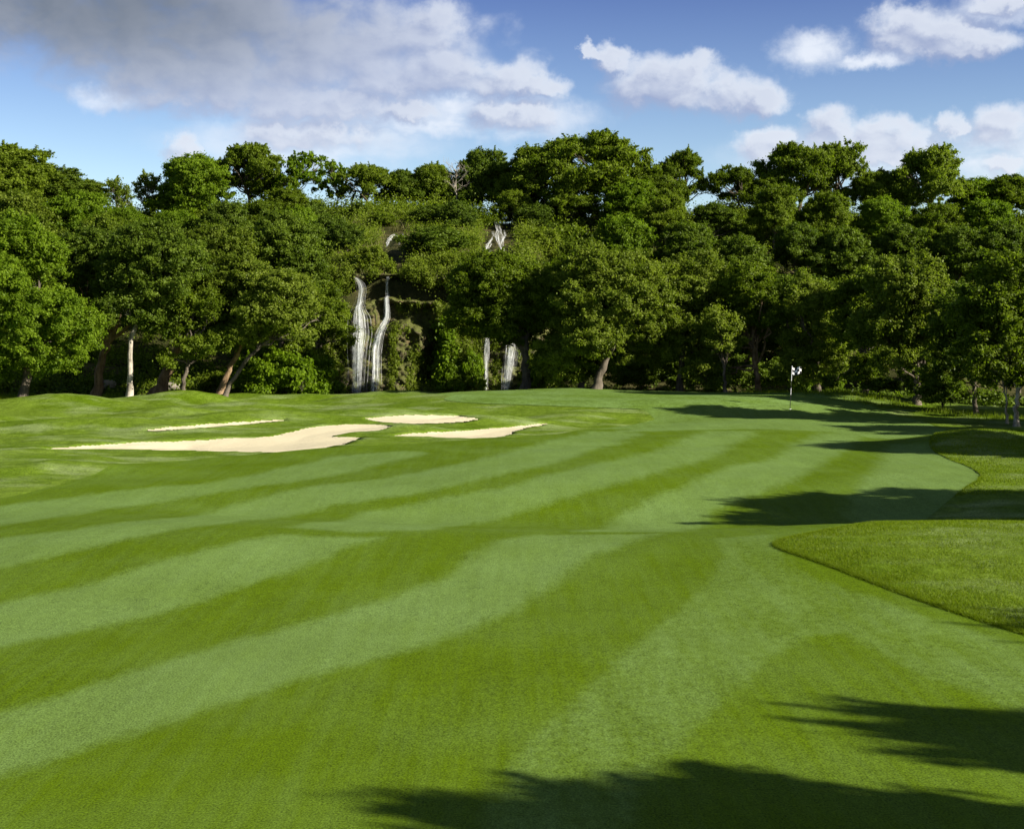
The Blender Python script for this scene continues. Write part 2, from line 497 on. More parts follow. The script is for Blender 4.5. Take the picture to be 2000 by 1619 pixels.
# ------------------------------------------------------------------ mown ground: fairway, rough, green, bunkers
EDGE_L = [(-14.0, 6.0), (-13.4, 30.0), (-12.8, 34.0), (-12.2, 37.5), (-11.9, 40.5), (-11.7, 43.5), (-9.9, 46.7), (-7.6, 48.6),
          (-5.3, 50.3), (-2.6, 52.3), (0.0, 54.6), (1.7, 57.0), (3.3, 60.0), (5.3, 63.0), (6.6, 65.6), (6.4, 67.4), (5.4, 68.8), (3.0, 70.2),
          (0.2, 71.4), (-2.2, 73.0), (-3.8, 75.4), (-4.3, 78.0), (-3.6, 80.5), (-1.0, 82.6), (4.0, 84.6), (6.0, 85.2)]
EDGE_R = [(14.0, 6.0), (10.2, 12.0), (8.4, 15.4), (7.2, 17.6), (6.45, 19.4), (5.85, 21.0), (5.35, 22.5), (4.95, 23.6), (4.62, 24.5),
          (4.60, 25.0), (4.85, 25.5), (5.5, 26.1), (6.4, 27.0), (7.4, 28.6), (8.5, 31.0), (9.8, 33.6), (11.4, 36.4), (12.6, 38.6), (13.3, 40.4), (13.7, 42.4),
          (13.9, 44.6), (14.1, 47.0), (14.35, 49.0), (15.0, 51.0), (16.4, 54.5), (17.7, 58.0), (18.2, 61.5), (18.6, 66.0), (18.5, 71.0), (18.1, 76.0), (17.2, 80.0),
          (14.5, 83.0), (10.0, 84.7), (8.0, 85.2)]


def edge_curve(pts):
    """Smooth curve x(y) through the edge points."""
    p = np.array(pts); y = p[:, 1]; x = p[:, 0]
    yy = np.linspace(y[0], y[-1], 1400)
    xx = np.interp(yy, y, x)
    ker = np.hanning(13); ker /= ker.sum()
    xs = np.convolve(np.pad(xx, 6, mode='edge'), ker, 'valid')
    return yy, xs


YL, XL = edge_curve(EDGE_L)
YR, XR = edge_curve(EDGE_R)

STRIPES = [
    [(0, 1390), (150, 1350), (300, 1300), (450, 1255), (600, 1215), (750, 1170), (875, 1125), (925, 1085), (975, 1055), (1060, 1044), (1290, 1042),
     (1200, 1068), (1140, 1095), (1100, 1125), (1050, 1160), (1000, 1195), (800, 1270), (600, 1322), (400, 1385), (200, 1450), (0, 1515), (-200, 1580), (-200, 1450)],
    [(-200, 1225), (0, 1180), (150, 1145), (300, 1100), (450, 1062), (540, 1044), (740, 1050), (650, 1080), (550, 1120), (450, 1155), (300, 1200), (150, 1235),
     (0, 1262), (-200, 1320)],
    [(-200, 1070), (0, 1050), (150, 1035), (350, 1010), (450, 985), (600, 950), (750, 935), (900, 905), (1000, 882), (1150, 842), (1260, 846), (1200, 870),
     (1100, 900), (1000, 922), (900, 945), (800, 967), (650, 985), (550, 1010), (450, 1022), (300, 1042), (150, 1075), (0, 1110), (-200, 1150)],
    [(-100, 1000), (0, 988), (200, 962), (400, 945), (525, 920), (650, 892), (800, 880), (840, 885), (750, 905), (650, 930), (500, 950), (350, 975), (200, 995), (0, 1027), (-100, 1040)],
    [(560, 1030), (700, 1002), (850, 975), (1000, 950), (1100, 920), (1210, 897), (1280, 880), (1325, 860), (1380, 842), (1480, 842), (1430, 870), (1400, 890), (1350, 905),
     (1280, 925), (1190, 950), (1100, 972), (1000, 1005), (925, 1022), (850, 1034), (700, 1040)],
    [(1120, 1038), (1210, 1010), (1260, 980), (1350, 945), (1430, 910), (1500, 900), (1530, 885), (1570, 860), (1600, 846), (1690, 846), (1650, 880), (1600, 910), (1550, 940),
     (1490, 962), (1400, 995), (1375, 1010), (1340, 1038)],
    [(1650, 1000), (1670, 970), (1700, 925), (1725, 890), (1740, 868), (1850, 868), (1960, 930), (1900, 975), (1760, 1024)],
    [(900, 1680), (960, 1619), (1000, 1510), (1060, 1435), (1250, 1265), (1400, 1130), (1425, 1085), (1410, 1052), (1500, 1045), (1515, 1085), (1560, 1118), (1750, 1190),
     (2050, 1280), (2050, 1410), (1800, 1310), (1650, 1232), (1570, 1237), (1480, 1290), (1380, 1390), (1280, 1480), (1200, 1619), (1170, 1680)],
    [(1180, 846), (1300, 826), (1420, 822), (1700, 822), (1860, 836), (1830, 848), (1600, 842), (1450, 838)],
]
STRIPES = [np.array([ground_at(a, b) for a, b in s]) for s in STRIPES]


def stripe_value(x, y):
    v = np.full(np.shape(x), -1.0)
    for s in STRIPES:
        soft = 0.30 + 0.012 * y
        v = np.maximum(v, np.clip(poly_sd(x, y, s) / soft, -1, 0.02 if s is STRIPES[7] else 1))      # the turn-round by the rough is only faintly paler
    return np.where(y > 60, np.maximum(v, 0.25), v)


BUNKERS = [
    ([(80, 876), (200, 866.5), (330, 860), (450, 855), (530, 851), (572, 841), (620, 832), (690, 827), (745, 829), (764, 833), (735, 840), (690, 844),
      (652, 850), (668, 852.5), (704, 853), (690, 861), (650, 872), (600, 880), (520, 883), (400, 881), (250, 878)],
     "largest sand bunker, long pale boomerang-shaped trap nearest the striped fairway"),
    ([(256, 840), (330, 832.5), (400, 827.5), (470, 822.5), (520, 818.5), (558, 819.5), (530, 825), (470, 829.5), (400, 835), (330, 840.5), (290, 841.5)],
     "thin sliver of a sand bunker behind the big boomerang-shaped one"),
    ([(712, 818), (745, 813), (780, 810.5), (830, 809.5), (880, 810.5), (920, 813.5), (943, 818), (910, 823.5), (860, 826), (800, 826.5), (750, 824)],
     "oval sand bunker close to the green with its end in shade"),
    ([(765, 850.5), (830, 843), (900, 840), (980, 834), (1040, 827.5), (1080, 826), (1050, 831.5), (1012, 840), (980, 853.5), (900, 855), (820, 852)],
     "pointed wedge-shaped sand bunker between the fairway and the green bank"),
]
def ragged(p):
    """A slightly uneven turf edge round the sand."""
    d = np.roll(p, -1, 0) - np.roll(p, 1, 0)
    nrm = np.stack([-d[:, 1], d[:, 0]], -1); nrm /= np.linalg.norm(nrm, axis=1, keepdims=True) + 1e-9
    return p + nrm * ((fbm(p[:, 0] * 1.9, p[:, 1] * 1.9, 71, 3) - 0.5) * 0.34)[:, None]


BUNKERS = [(ragged(outline(p, 9)), lab) for p, lab in BUNKERS]
BOX = [(p.min(0) - 1.2, p.max(0) + 1.2) for p, _ in BUNKERS]


def carve(x, y):
    c = np.zeros(np.shape(x))
    for (p, _), (lo, hi) in zip(BUNKERS, BOX):
        k = (x > lo[0]) & (x < hi[0]) & (y > lo[1]) & (y < hi[1])
        if k.any():
            sd = poly_sd(x[k], y[k], p)
            c[k] = np.maximum(c[k], 0.8 * sst(0.0, 0.36, sd))
            # the turf lip rises a little round the sand
            c[k] -= 0.02 * np.exp(-(sd + 0.25) ** 2 / 0.10) * (sd < 0.1)
    return c


def rows():
    y, out = 6.5, []
    while y < 90.6:
        out.append(y)
        y += 0.04 + 0.0028 * y
    return np.array(out)


YS = rows()
xl = np.interp(YS, YL, XL)
xr = np.interp(YS, YR, XR)
# beyond the back of the green the two edges close on each other
mid = np.where(YS > 85.2, 7.0, 0)
xl = np.where(YS > 85.2, 7.0 - 0.02, xl); xr = np.where(YS > 85.2, 7.0 + 0.02, xr)


def build_ground():
    # fairway
    nc = 150
    t = np.linspace(0, 1, nc)
    fr = YS <= 85.2
    X = xl[fr][:, None] + (xr - xl)[fr][:, None] * t[None]
    Y = np.repeat(YS[fr][:, None], nc, 1)
    Z = course(X, Y) - carve(X, Y) * 0
    st = stripe_value(X, Y)
    me = mesh('fairway', np.stack([X, Y, Z], -1).reshape(-1, 3), grid_faces(*X.shape), M['fairway'], True, {'stripe': ('POINT', st)})
    obj('fairway', me, kind='structure')
    # rough: one sheet each side, joined in one mesh, standing a few centimetres above the fairway
    parts = []
    for side, edge in ((-1, xl), (1, xr)):
        off = np.concatenate([[0.0, 0.035], 0.035 + np.cumsum(np.concatenate([np.full(130, 0.12), np.geomspace(0.14, 3.0, 52)]))])
        X = edge[:, None] + side * off[None]
        wob = (vnoise(X * 3.1, YS[:, None] * 3.1, 4) - 0.5) * 0.05 * (off[None] > 0) * (off[None] < 0.3)
        X = X + wob
        Y = np.repeat(YS[:, None], len(off), 1)
        lip = np.where(off > 0, 0.020 if side > 0 else 0.0, 0.0)[None] * (1 - sst(84, 86, Y)) * (1 - 0.6 * sst(40, 60, Y))
        Z = height(X, Y) - carve(X, Y) + lip + (off > 0)[None] * (fbm(X * 1.9, Y * 1.9, 31, 3) - 0.5) * 0.05
        Z = Z - 0.004
        f = grid_faces(*X.shape)
        parts.append((np.stack([X, Y, Z], -1).reshape(-1, 3), f if side > 0 else f[:, ::-1]))
    v, f = join(parts)
    obj('rough_ground', mesh('rough_ground', v, f, M['rough'], True), kind='structure')
    # hillside and woodland floor behind
    ys = np.concatenate([np.arange(90.4, 94, 0.3), np.arange(94, 98, 0.12), np.arange(98, 136, 0.6), np.geomspace(136, 420, 24)])
    xs = np.concatenate([-np.geomspace(60, 400, 20)[::-1], np.arange(-59, 59, 0.5), np.geomspace(60, 400, 20)])
    X, Y = np.meshgrid(xs, ys)
    Z = height(X, Y) - 0.02
    Z = np.where(Y > 140, Z - (Y - 140) * 0.06, Z)
    obj('hillside', mesh('hillside', np.stack([X, Y, Z], -1).reshape(-1, 3), grid_faces(*X.shape), M['floor'], True), kind='structure')
    # flanks beside and behind the camera, out to the horizon
    g = 6000.0
    me = mesh('land', [(-g, -g, -3.2), (g, -g, -3.2), (g, g, -3.2), (-g, g, -3.2)], [(0, 1, 2, 3)], M['rough'])
    obj('land', me, kind='structure')
    xs = np.linspace(-90, 90, 60); ys = np.linspace(-45, 6.5, 30)
    X, Y = np.meshgrid(xs, ys)
    obj('near_ground', mesh('near_ground', np.stack([X, Y, course(X, Y) - 0.002], -1).reshape(-1, 3), grid_faces(*X.shape), M['rough'], True), kind='structure')
    # putting green, a closely mown sheet laid on the raised ground
    p = outline([(868, 779), (900, 770), (980, 763), (1080, 759), (1200, 758), (1330, 762), (1460, 767), (1560, 770), (1612, 774), (1625, 783), (1560, 790), (1420, 797),
                 (1290, 800), (1180, 797), (1080, 793), (960, 789), (890, 785)], 6)
    c = p.mean(0)
    rr = np.linspace(0, 1, 40)
    P = c[None, None] + (p - c)[None] * rr[:, None, None]
    P = np.concatenate([P, P[:, :1]], 1)
    Z = course(P[..., 0], P[..., 1]) + 0.012
    me = mesh('putting_green', np.stack([P[..., 0], P[..., 1], Z], -1).reshape(-1, 3), grid_faces(*Z.shape)[:, ::-1], M['green'], True)
    obj('putting_green', me, kind='structure')


def sand_material():
    m, k = material('bunker_sand')
    pos = k.n('ShaderNodeTexCoord').outputs['Object']
    n = k.noise(pos, 16.0, 4.0, 0.75)
    n2 = k.noise(k.vm('MULTIPLY', pos, (1.0, 0.4, 1.0)), 9.0, 3.0, 0.6)
    c = k.mix(k.m('ADD', k.m('MULTIPLY', n, 0.5), k.m('MULTIPLY', n2, 0.5)), rgb(0.455, 0.402, 0.272), rgb(0.515, 0.466, 0.330))
    bmp = k.n('ShaderNodeBump', {'Strength': 0.5, 'Distance': 0.03, 'Height': k.m('ADD', n, k.m('MULTIPLY', n2, 0.8))})
    p = k.n('ShaderNodeBsdfPrincipled', {'Base Color': c, 'Roughness': 0.95, 'Specular IOR Level': 0.1, 'Normal': bmp.outputs[0]})
    k.t.links.new(p.outputs[0], k.out.inputs[0])
    return m


def build_bunkers():
    sm = sand_material()
    for (p, lab) in BUNKERS:
        lo, hi = p.min(0) - 0.2, p.max(0) + 0.2
        xs = np.arange(lo[0], hi[0], 0.12); ys = np.arange(lo[1], hi[1], 0.12)
        X, Y = np.meshgrid(xs, ys)
        sd = poly_sd(X, Y, p)
        Z = course(X, Y) - 0.015 - 0.02 * sst(0.0, 0.3, sd) - 0.07 * sst(0.2, 2.4, sd) + (fbm(X * 1.7, Y * 1.7, 8, 3) - 0.5) * 0.02
        f = grid_faces(*X.shape)
        keep = (sd.ravel()[f] > 0.0).all(1)
        f = f[keep]
        used, inv = np.unique(f, return_inverse=True)
        v = np.stack([X, Y, Z], -1).reshape(-1, 3)[used]
        c = np.array([v[:, 0].mean(), v[:, 1].mean(), v[:, 2].min()])
        o = obj('sand_bunker', mesh('sand_bunker', v - c, inv.reshape(f.shape), sm, True), label=lab, category='bunker', group='bunkers beside the green')
        o.location = c


build_ground()
build_bunkers()


# ------------------------------------------------------------------ cliff and waterfalls
def px_world(px, py, y):
    return (px - HX) / F * y, EYE + (HY - py) / F * y


def cliff_face(x, z):
    """How far the rock stands out from the cliff line towards the fairway."""
    d = np.zeros(np.broadcast(x, z).shape)
    zz = z + (fbm(x * 0.55, z * 0.3, 40, 4) - 0.5) * 1.9
    ledge = 0.55 * sst(6.05, 5.75, zz) + 0.45 * sst(4.2, 3.7, zz) + 0.25 * sst(2.0, 1.7, zz) + 0.35 * sst(1.0, 0.7, zz)
    recess = -1.7 * sst(5.8, 6.15, zz) * sst(7.45, 7.2, zz)
    w2 = sst(-9.2, -8.6, x) * (1 - sst(-5.4, -4.8, x))
    recess2 = -1.1 * w2 * sst(4.0, 4.4, zz) * sst(5.75, 5.4, zz)
    slot = -2.2 * np.exp(-((x + 5.35 + 0.25 * np.sin(z * 1.3)) / 0.55) ** 2) * sst(4.6, 3.9, z) * sst(0.2, 0.8, z)
    d = d + ledge + recess + recess2 + slot + 0.5 * np.exp(-((x + 4.45) / 0.75) ** 2) * sst(5.2, 3.6, z)
    d = d + 1.1 * (fbm(x * 0.9, z * 0.8, 11, 4) - 0.5) + 0.75 * (fbm(x * 2.2, z * 3.0, 12, 4) - 0.5) + 0.38 * (fbm(x * 5.5, z * 8.0, 13, 3) - 0.5)
    band = np.abs(((zz * 2.3 + 0.3 * np.sin(x * 0.7)) % 1.0) - 0.5)
    d = d + 0.18 * band - 0.16 * sst(0.46, 0.5, band)
    return d


def rock_material():
    m, k = material('mossy_rock')
    pos = k.n('ShaderNodeTexCoord').outputs['Object']
    st = k.vm('MULTIPLY', pos, (1.0, 1.0, 2.6))
    n = k.noise(st, 2.6, 8.0, 0.72)
    n2 = k.noise(k.vm('MULTIPLY', pos, (1.0, 1.0, 0.35)), 2.6, 5.0, 0.65)
    nz = k.n('ShaderNodeSeparateXYZ', {0: k.n('ShaderNodeNewGeometry').outputs['Normal']}).outputs[2]
    c = k.mix(k.ramp(n, 0.35, 0.68), rgb(0.026, 0.021, 0.010), rgb(0.105, 0.086, 0.040))
    c = k.mix(k.ramp(k.noise(pos, 0.55, 4.0, 0.6), 0.52, 0.66), c, rgb(0.085, 0.062, 0.024))
    moss = k.m('ADD', k.ramp(n2, 0.42, 0.56), k.ramp(nz, 0.2, 0.6), clamp=True)
    c = k.mix(k.m('MULTIPLY', moss, 0.85), c, k.mix(n, rgb(0.030, 0.042, 0.004), rgb(0.095, 0.105, 0.014)))
    bmp = k.n('ShaderNodeBump', {'Strength': 1.0, 'Distance': 0.12, 'Height': k.m('ADD', n, n2)})
    p = k.n('ShaderNodeBsdfPrincipled', {'Base Color': c, 'Roughness': 0.7, 'Specular IOR Level': 0.3, 'Normal': bmp.outputs[0]})
    k.t.links.new(p.outputs[0], k.out.inputs[0])
    return m


def build_cliff():
    xs = np.arange(-14.2, 3.4, 0.09); zs = np.arange(-0.4, 7.95, 0.08)
    X, Z = np.meshgrid(xs, zs)
    Y = CLIFF_Y - cliff_face(X, Z) + 2.5 * sst(1.5, 3.4, X) + 2.0 * sst(-13.2, -14.2, X)
    top = [np.stack([X, Y, Z], -1)]
    for j, back in enumerate((0.5, 1.2, 2.4, 4.0)):               # the top runs back into the slope
        y = np.full(len(xs), CLIFF_Y + back)
        top.append(np.stack([xs, np.maximum(y, Y[-1] + 0.1 * (j + 1)), 7.95 - 0.1 * j + 0.15 * (fbm(xs, y, 14) - 0.5)], -1)[None])
    V = np.concatenate(top, 0)
    o = np.array([-5.5, CLIFF_Y, 0.0])
    obj('rock_cliff', mesh('rock_cliff', V.reshape(-1, 3) - o, grid_faces(*V.shape[:2]), rock_material(), True),
        label='mossy brown limestone cliff the waterfalls run down, with dark overhangs', category='cliff').location = o


def water_material():
    m, k = material('falling_water')
    uv = k.n('ShaderNodeAttribute', attribute_name='across').outputs['Fac']
    vv = k.n('ShaderNodeAttribute', attribute_name='along').outputs['Fac']
    ed = k.n('ShaderNodeAttribute', attribute_name='edge').outputs['Fac']
    p = k.n('ShaderNodeCombineXYZ', {0: uv, 1: vv, 2: 0.0}).outputs[0]
    n = k.noise(k.vm('MULTIPLY', p, (24.0, 1.3, 1.0)), 1.5, 5.0, 0.70, 0.5)
    a = k.m('MULTIPLY', ed, k.ramp(n, 0.36, 0.64, 0.06, 1.0), clamp=True)
    df = k.n('ShaderNodeBsdfDiffuse', {'Color': rgb(0.95, 0.96, 0.97)})
    tl = k.n('ShaderNodeBsdfTranslucent', {'Color': rgb(0.90, 0.92, 0.94)})
    wt = k.n('ShaderNodeMixShader', {0: 0.45, 1: df.outputs[0], 2: tl.outputs[0]})
    tr = k.n('ShaderNodeBsdfTransparent', {'Color': rgb(0.97, 0.98, 0.98)})
    mx = k.n('ShaderNodeMixShader', {0: a, 1: tr.outputs[0], 2: wt.outputs[0]})
    k.t.links.new(mx.outputs[0], k.out.inputs[0])
    return m


def strand_mesh(name, strands, mat):
    """Ribbons of falling water, each (points Nx3, half widths N, strength N), rounded across, in one mesh."""
    parts, ac, al, ed = [], [], [], []
    u = np.linspace(-1, 1, 5)
    for i, (P, w, st) in enumerate(strands):
        X = P[:, :1] + w[:, None] * u[None]
        Y = P[:, 1:2] - 1.3 * np.minimum(w[:, None], 0.12) * (1 - u[None] ** 2)
        Z = P[:, 2:3] + 0 * u[None]
        parts.append((np.stack([X, Y, Z], -1).reshape(-1, 3), grid_faces(*X.shape)))
        ac.append((X - P[:, :1] + i * 0.37).ravel()); al.append((Z + i * 1.7).ravel())
        ed.append(((1 - np.abs(u[None]) ** 2) * st[:, None]).ravel())
    v, f = join(parts)
    o = np.array([v[:, 0].mean(), v[:, 1].min(), v[:, 2].min()])
    me = mesh(name, v - o, f, mat, True, {'across': ('POINT', np.concatenate(ac)), 'along': ('POINT', np.concatenate(al)), 'edge': ('POINT', np.concatenate(ed))})
    return me, o


def fall(name, path, n, label, group, mat, seed):
    """A waterfall on the cliff: many fine strands of water falling along a path of (column, row, width) in photo pixels."""
    rng = np.random.default_rng(seed)
    path = np.array(path, float)
    kn = (path[:, 1] - path[0, 1]) / (path[-1, 1] - path[0, 1])
    strands = []
    for i in range(n + 2):
        body = i < 2
        s0 = 0.0 if body or rng.uniform() < 0.5 else rng.uniform(0, 0.55)
        s1 = 1.0 if body or rng.uniform() < 0.45 else rng.uniform(s0 + 0.25, 1.0) if s0 < 0.7 else 1.0
        m = max(10, int((s1 - s0) * 70))
        s = np.linspace(s0, s1, m)
        c = np.stack([np.interp(s, kn, path[:, j]) for j in range(3)], -1)
        for _ in range(3):
            c[1:-1] = 0.25 * c[:-2] + 0.5 * c[1:-1] + 0.25 * c[2:]
        wpx = c[:, 2] * CLIFF_Y / F
        x, z = px_world(c[:, 0], c[:, 1], CLIFF_Y)
        off = 0.0 if body else rng.normal(0, 0.25) * rng.choice([0.6, 1.0, 1.35])
        x = x + off * wpx + (vnoise(z * 0.9, 0 * z + seed * 3, 5 + i) - 0.5) * 0.05
        y = np.minimum.accumulate(cliff_front(x, z)) - 0.06 - rng.uniform(0, 0.16)
        w = wpx * (0.55 if i == 0 else 0.26) if body else np.full(m, rng.uniform(0.014, 0.05)) * (0.7 + 0.5 * s)
        fade = np.minimum(1, np.minimum((s - s0) / 0.05 + (0.6 if s0 == 0 else 0), (s1 - s) / 0.08 + (0.6 if s1 == 1 else 0)))
        st = fade * (0.24 if i == 0 else 0.42 if body else rng.uniform(0.45, 1.15) * min(1.0, 1.25 - 0.9 * abs(off)))
        if kn[3 if len(kn) > 5 else 0] > 0:
            st = st * (0.55 + 0.45 * sst(0.14, 0.30, s)) * (1.0 - 0.35 * sst(0.6, 1.0, s))
        strands.append((np.stack([x, y, z], -1), w, st))
    me, o = strand_mesh(name, strands, mat)
    obj(name, me, label=label, category='waterfall', group=group).location = o


def cliff_front(x, z):
    zz = np.clip(z, -0.3, 7.9)
    return np.minimum(CLIFF_Y - cliff_face(x, zz), np.minimum(CLIFF_Y - cliff_face(x - 0.25, zz), CLIFF_Y - cliff_face(x + 0.25, zz)))


def slope_fall(name, paths, label, group, mat, seed):
    """Cascade on the slope: strands that hug the ground, found by marching the sight line of every path point."""
    rng = np.random.default_rng(seed)
    ys = np.linspace(96.3, 128, 700)
    strands = []
    for path in paths:
        path = np.array(path, float)
        for i in range(1 + int(path[:, 2].mean() * 0.7)):
            kn = np.linspace(0, 1, len(path))
            s0 = 0 if i == 0 else rng.uniform(0, 0.5); s1 = 1 if i == 0 else rng.uniform(s0 + 0.3, 1.0)
            s = np.linspace(s0, s1, 14)
            c = np.stack([np.interp(s, kn, path[:, j]) for j in range(3)], -1)
            off = 0 if i == 0 else rng.uniform(-0.55, 0.55)
            P = []
            for px, py, w in c:
                sx, sz = (px + off * w - HX) / F, (HY - py) / F
                g = EYE + sz * ys - hill(sx * ys, ys) - 0.35
                j = int(np.argmax(g <= 0)) if (g <= 0).any() else len(ys) - 1
                P.append((sx * ys[j], ys[j] - 0.15 - 0.1 * rng.uniform(), EYE + sz * ys[j]))
            P = np.array(P)
            P[:, 0] += rng.normal(0, 0.03, 14)
            w = c[:, 2] * 110 / F * 0.42 if i == 0 else np.full(14, rng.uniform(0.03, 0.08))
            fade = np.minimum(1, np.minimum((s - s0), (s1 - s)) / 0.12 + 0.35)
            strands.append((P, w * rng.uniform(0.7, 1.3, 14), fade * (0.28 if i == 0 else rng.uniform(0.5, 1.2))))
    me, o = strand_mesh(name, strands, mat)
    obj(name, me, label=label, category='waterfall', group=group).location = o


def build_falls():
    wm = water_material()
    g = 'waterfalls on the cliff and slope'
    fall('waterfall', [(697, 543, 6), (705, 552, 13), (709, 565, 15), (706, 585, 13), (703, 603, 18), (705, 618, 32), (707, 650, 36), (706, 675, 34), (705, 720, 29), (704, 769, 27)], 38,
         'tallest and broadest waterfall, dropping over a dark overhang down the cliff', g, wm, 1)
    fall('waterfall', [(757, 540, 6), (754, 556, 7), (756, 580, 9), (757, 600, 10), (757, 620, 13), (750, 634, 16), (743, 652, 18), (738, 680, 20), (737, 720, 21), (737, 767, 23)], 26,
         'slim waterfall that bends part way down the cliff beside the broad one', g, wm, 2)
    fall('waterfall', [(953, 652, 10), (952, 690, 11), (951, 720, 9), (951, 759, 8)], 12,
         'thin straight ribbon of falling water just beside the short wide fall', g, wm, 3)
    fall('waterfall', [(999, 660, 26), (999, 685, 30), (996, 710, 28), (992, 735, 22), (989, 759, 18)], 28,
         'short wide fan of white water at the foot of the centre oaks', g, wm, 4)
    slope_fall('cascade', [[(965, 428, 4), (967, 434, 7), (973, 442, 8), (974, 452, 8), (975, 460, 13), (977, 470, 14), (979, 482, 9), (980, 492, 8), (986, 500, 11), (994, 507, 5)],
                           [(984, 450, 7), (987, 460, 8), (982, 468, 7), (978, 478, 6)], [(962, 452, 8), (968, 462, 10), (975, 470, 5)],
                           [(964, 462, 5), (959, 470, 5), (953, 480, 12), (949, 488, 10), (947, 494, 4)], [(982, 494, 9), (973, 500, 10), (966, 508, 6), (969, 515, 5)], [(960, 488, 4), (947, 502, 6), (949, 510, 5)]],
               'white cascade splashing down rocks high on the slope above the centre oaks', g, wm, 5)
    slope_fall('cascade', [[(772, 457, 7), (765, 461, 9), (760, 467, 9), (757, 475, 6), (756, 484, 5)], [(786, 456, 5), (787, 464, 7), (781, 470, 6), (779, 480, 6)],
                           [(770, 459, 6), (779, 463, 4), (786, 461, 5)]],
               'two small white spouts high on the slope above the slim fall', g, wm, 6)


build_cliff()
build_falls()


# ------------------------------------------------------------------ flagstick
def build_flag():
    x, y = ground_at(1543, 799)
    z = float(course(x, y))
    root = obj('golf_flagstick', None, label='banded flagstick with black and white checked flag standing on the green', category='flagstick')
    root.location = (x, y, z)
    k = y / F
    Ht = (799 - 716) * k
    white, black = simple_material('white_enamel', (0.62, 0.63, 0.66), 0.4), simple_material('black_enamel', (0.012, 0.012, 0.014), 0.4)
    lean = 4.0 * k
    cuts = [0, (799 - 771) * k, (799 - 758) * k, (799 - 744) * k, (799 - 728) * k, Ht]
    parts, fm = [], []
    for i in range(5):
        a, b = cuts[i], cuts[i + 1]
        v, f = tube([(lean * t / Ht, 0, t) for t in np.linspace(a, b, 4)], [0.0145 + 0.0004 * (i % 2)] * 4, 12)
        parts.append((v, f)); fm += [1 if i % 2 == 0 and i != 4 else 0] * len(f)
    v, f = join(parts)
    obj('pole', mesh('pole', v, f, (white, black), True, fmat=fm), root)
    cup_v, cup_f = tube([(0, 0, 0.016), (0, 0, -0.08)], [0.054, 0.054], 20)
    obj('cup', mesh('cup', cup_v, cup_f, white, True), root)
    v, f = tube([(lean, 0, Ht), (lean, 0, Ht + 0.03)], [0.024, 0.010], 10)
    obj('pole_cap', mesh('pole_cap', v, f, white, True), root)
    nu, nv = 33, 25
    u, w = np.meshgrid(np.linspace(0, 1, nu), np.linspace(0, 1, nv))
    W, Hf = 18.0 * k, 13.5 * k
    X = lean + 0.02 + W * u
    Y = 0.10 * np.sin(u * 6.5 + w * 1.2) * u
    Z = Ht - 0.01 - Hf * w - 0.05 * u - 0.055 * np.sin(u * 5.0 + 0.4)
    front = np.stack([X, Y, Z], -1).reshape(-1, 3)
    f = grid_faces(nv, nu)
    fi, fj = np.meshgrid(np.arange(nu - 1), np.arange(nv - 1))
    chk = ((fi * 4 // (nu - 1)) + (fj * 3 // (nv - 1))) % 2
    chk = np.where(chk == 0, 0, 1).ravel()
    back = front + np.array([0, 0.004, 0])
    v, ff = join([(front, f), (back, f[:, ::-1])])
    obj('flag', mesh('flag', v, ff, (white, black), True, fmat=np.concatenate([chk, chk])), root)


build_flag()


# ------------------------------------------------------------------ trees and shrubs
def unit(v):
    return v / (np.linalg.norm(v, axis=-1, keepdims=True) + 1e-9)


def leaf_quads(rng, pos, nor, length, width, tint, droop=0.0):
    """One small rhombus per leaf spray."""
    n = len(pos)
    t = rng.normal(size=(n, 3)); t[:, 2] -= droop
    t = unit(t - (t * nor).sum(1, keepdims=True) * nor)
    b = np.cross(nor, t)
    l = (length * rng.uniform(0.7, 1.3, n))[:, None]; w = (width * rng.uniform(0.7, 1.3, n))[:, None]
    fold = nor * (0.18 * l)
    v = np.stack([pos + t * l, pos + b * w + fold * 0.5, pos - t * l, pos - b * w + fold * 0.5], 1).reshape(-1, 3)
    f = np.arange(4 * n).reshape(n, 4)
    return v, f, np.repeat(tint, 4)


def clump_leaves(rng, centres, radii, counts, out_dir, flat, length, width, spread=0.9, up=0.45, droop=0.0):
    idx = np.repeat(np.arange(len(centres)), counts)
    n = len(idx)
    d = unit(rng.normal(size=(n, 3)))
    r = np.minimum(np.abs(rng.normal(0, 0.62, n)) + 0.12, 1.7)          # loose, without a hard rim
    off = d * (r * radii[idx])[:, None] * np.array([1, 1, flat])
    pos = centres[idx] + off
    nor = unit(0.35 * d + np.array([0, 0, up]) + 0.55 * out_dir[idx] + spread * rng.normal(size=(n, 3)))
    ct = rng.uniform(0.05, 0.88, len(centres))
    tint = np.clip(ct[idx] + rng.normal(0, 0.17, n), 0, 1)
    return leaf_quads(rng, pos, nor, length, width, tint, droop)


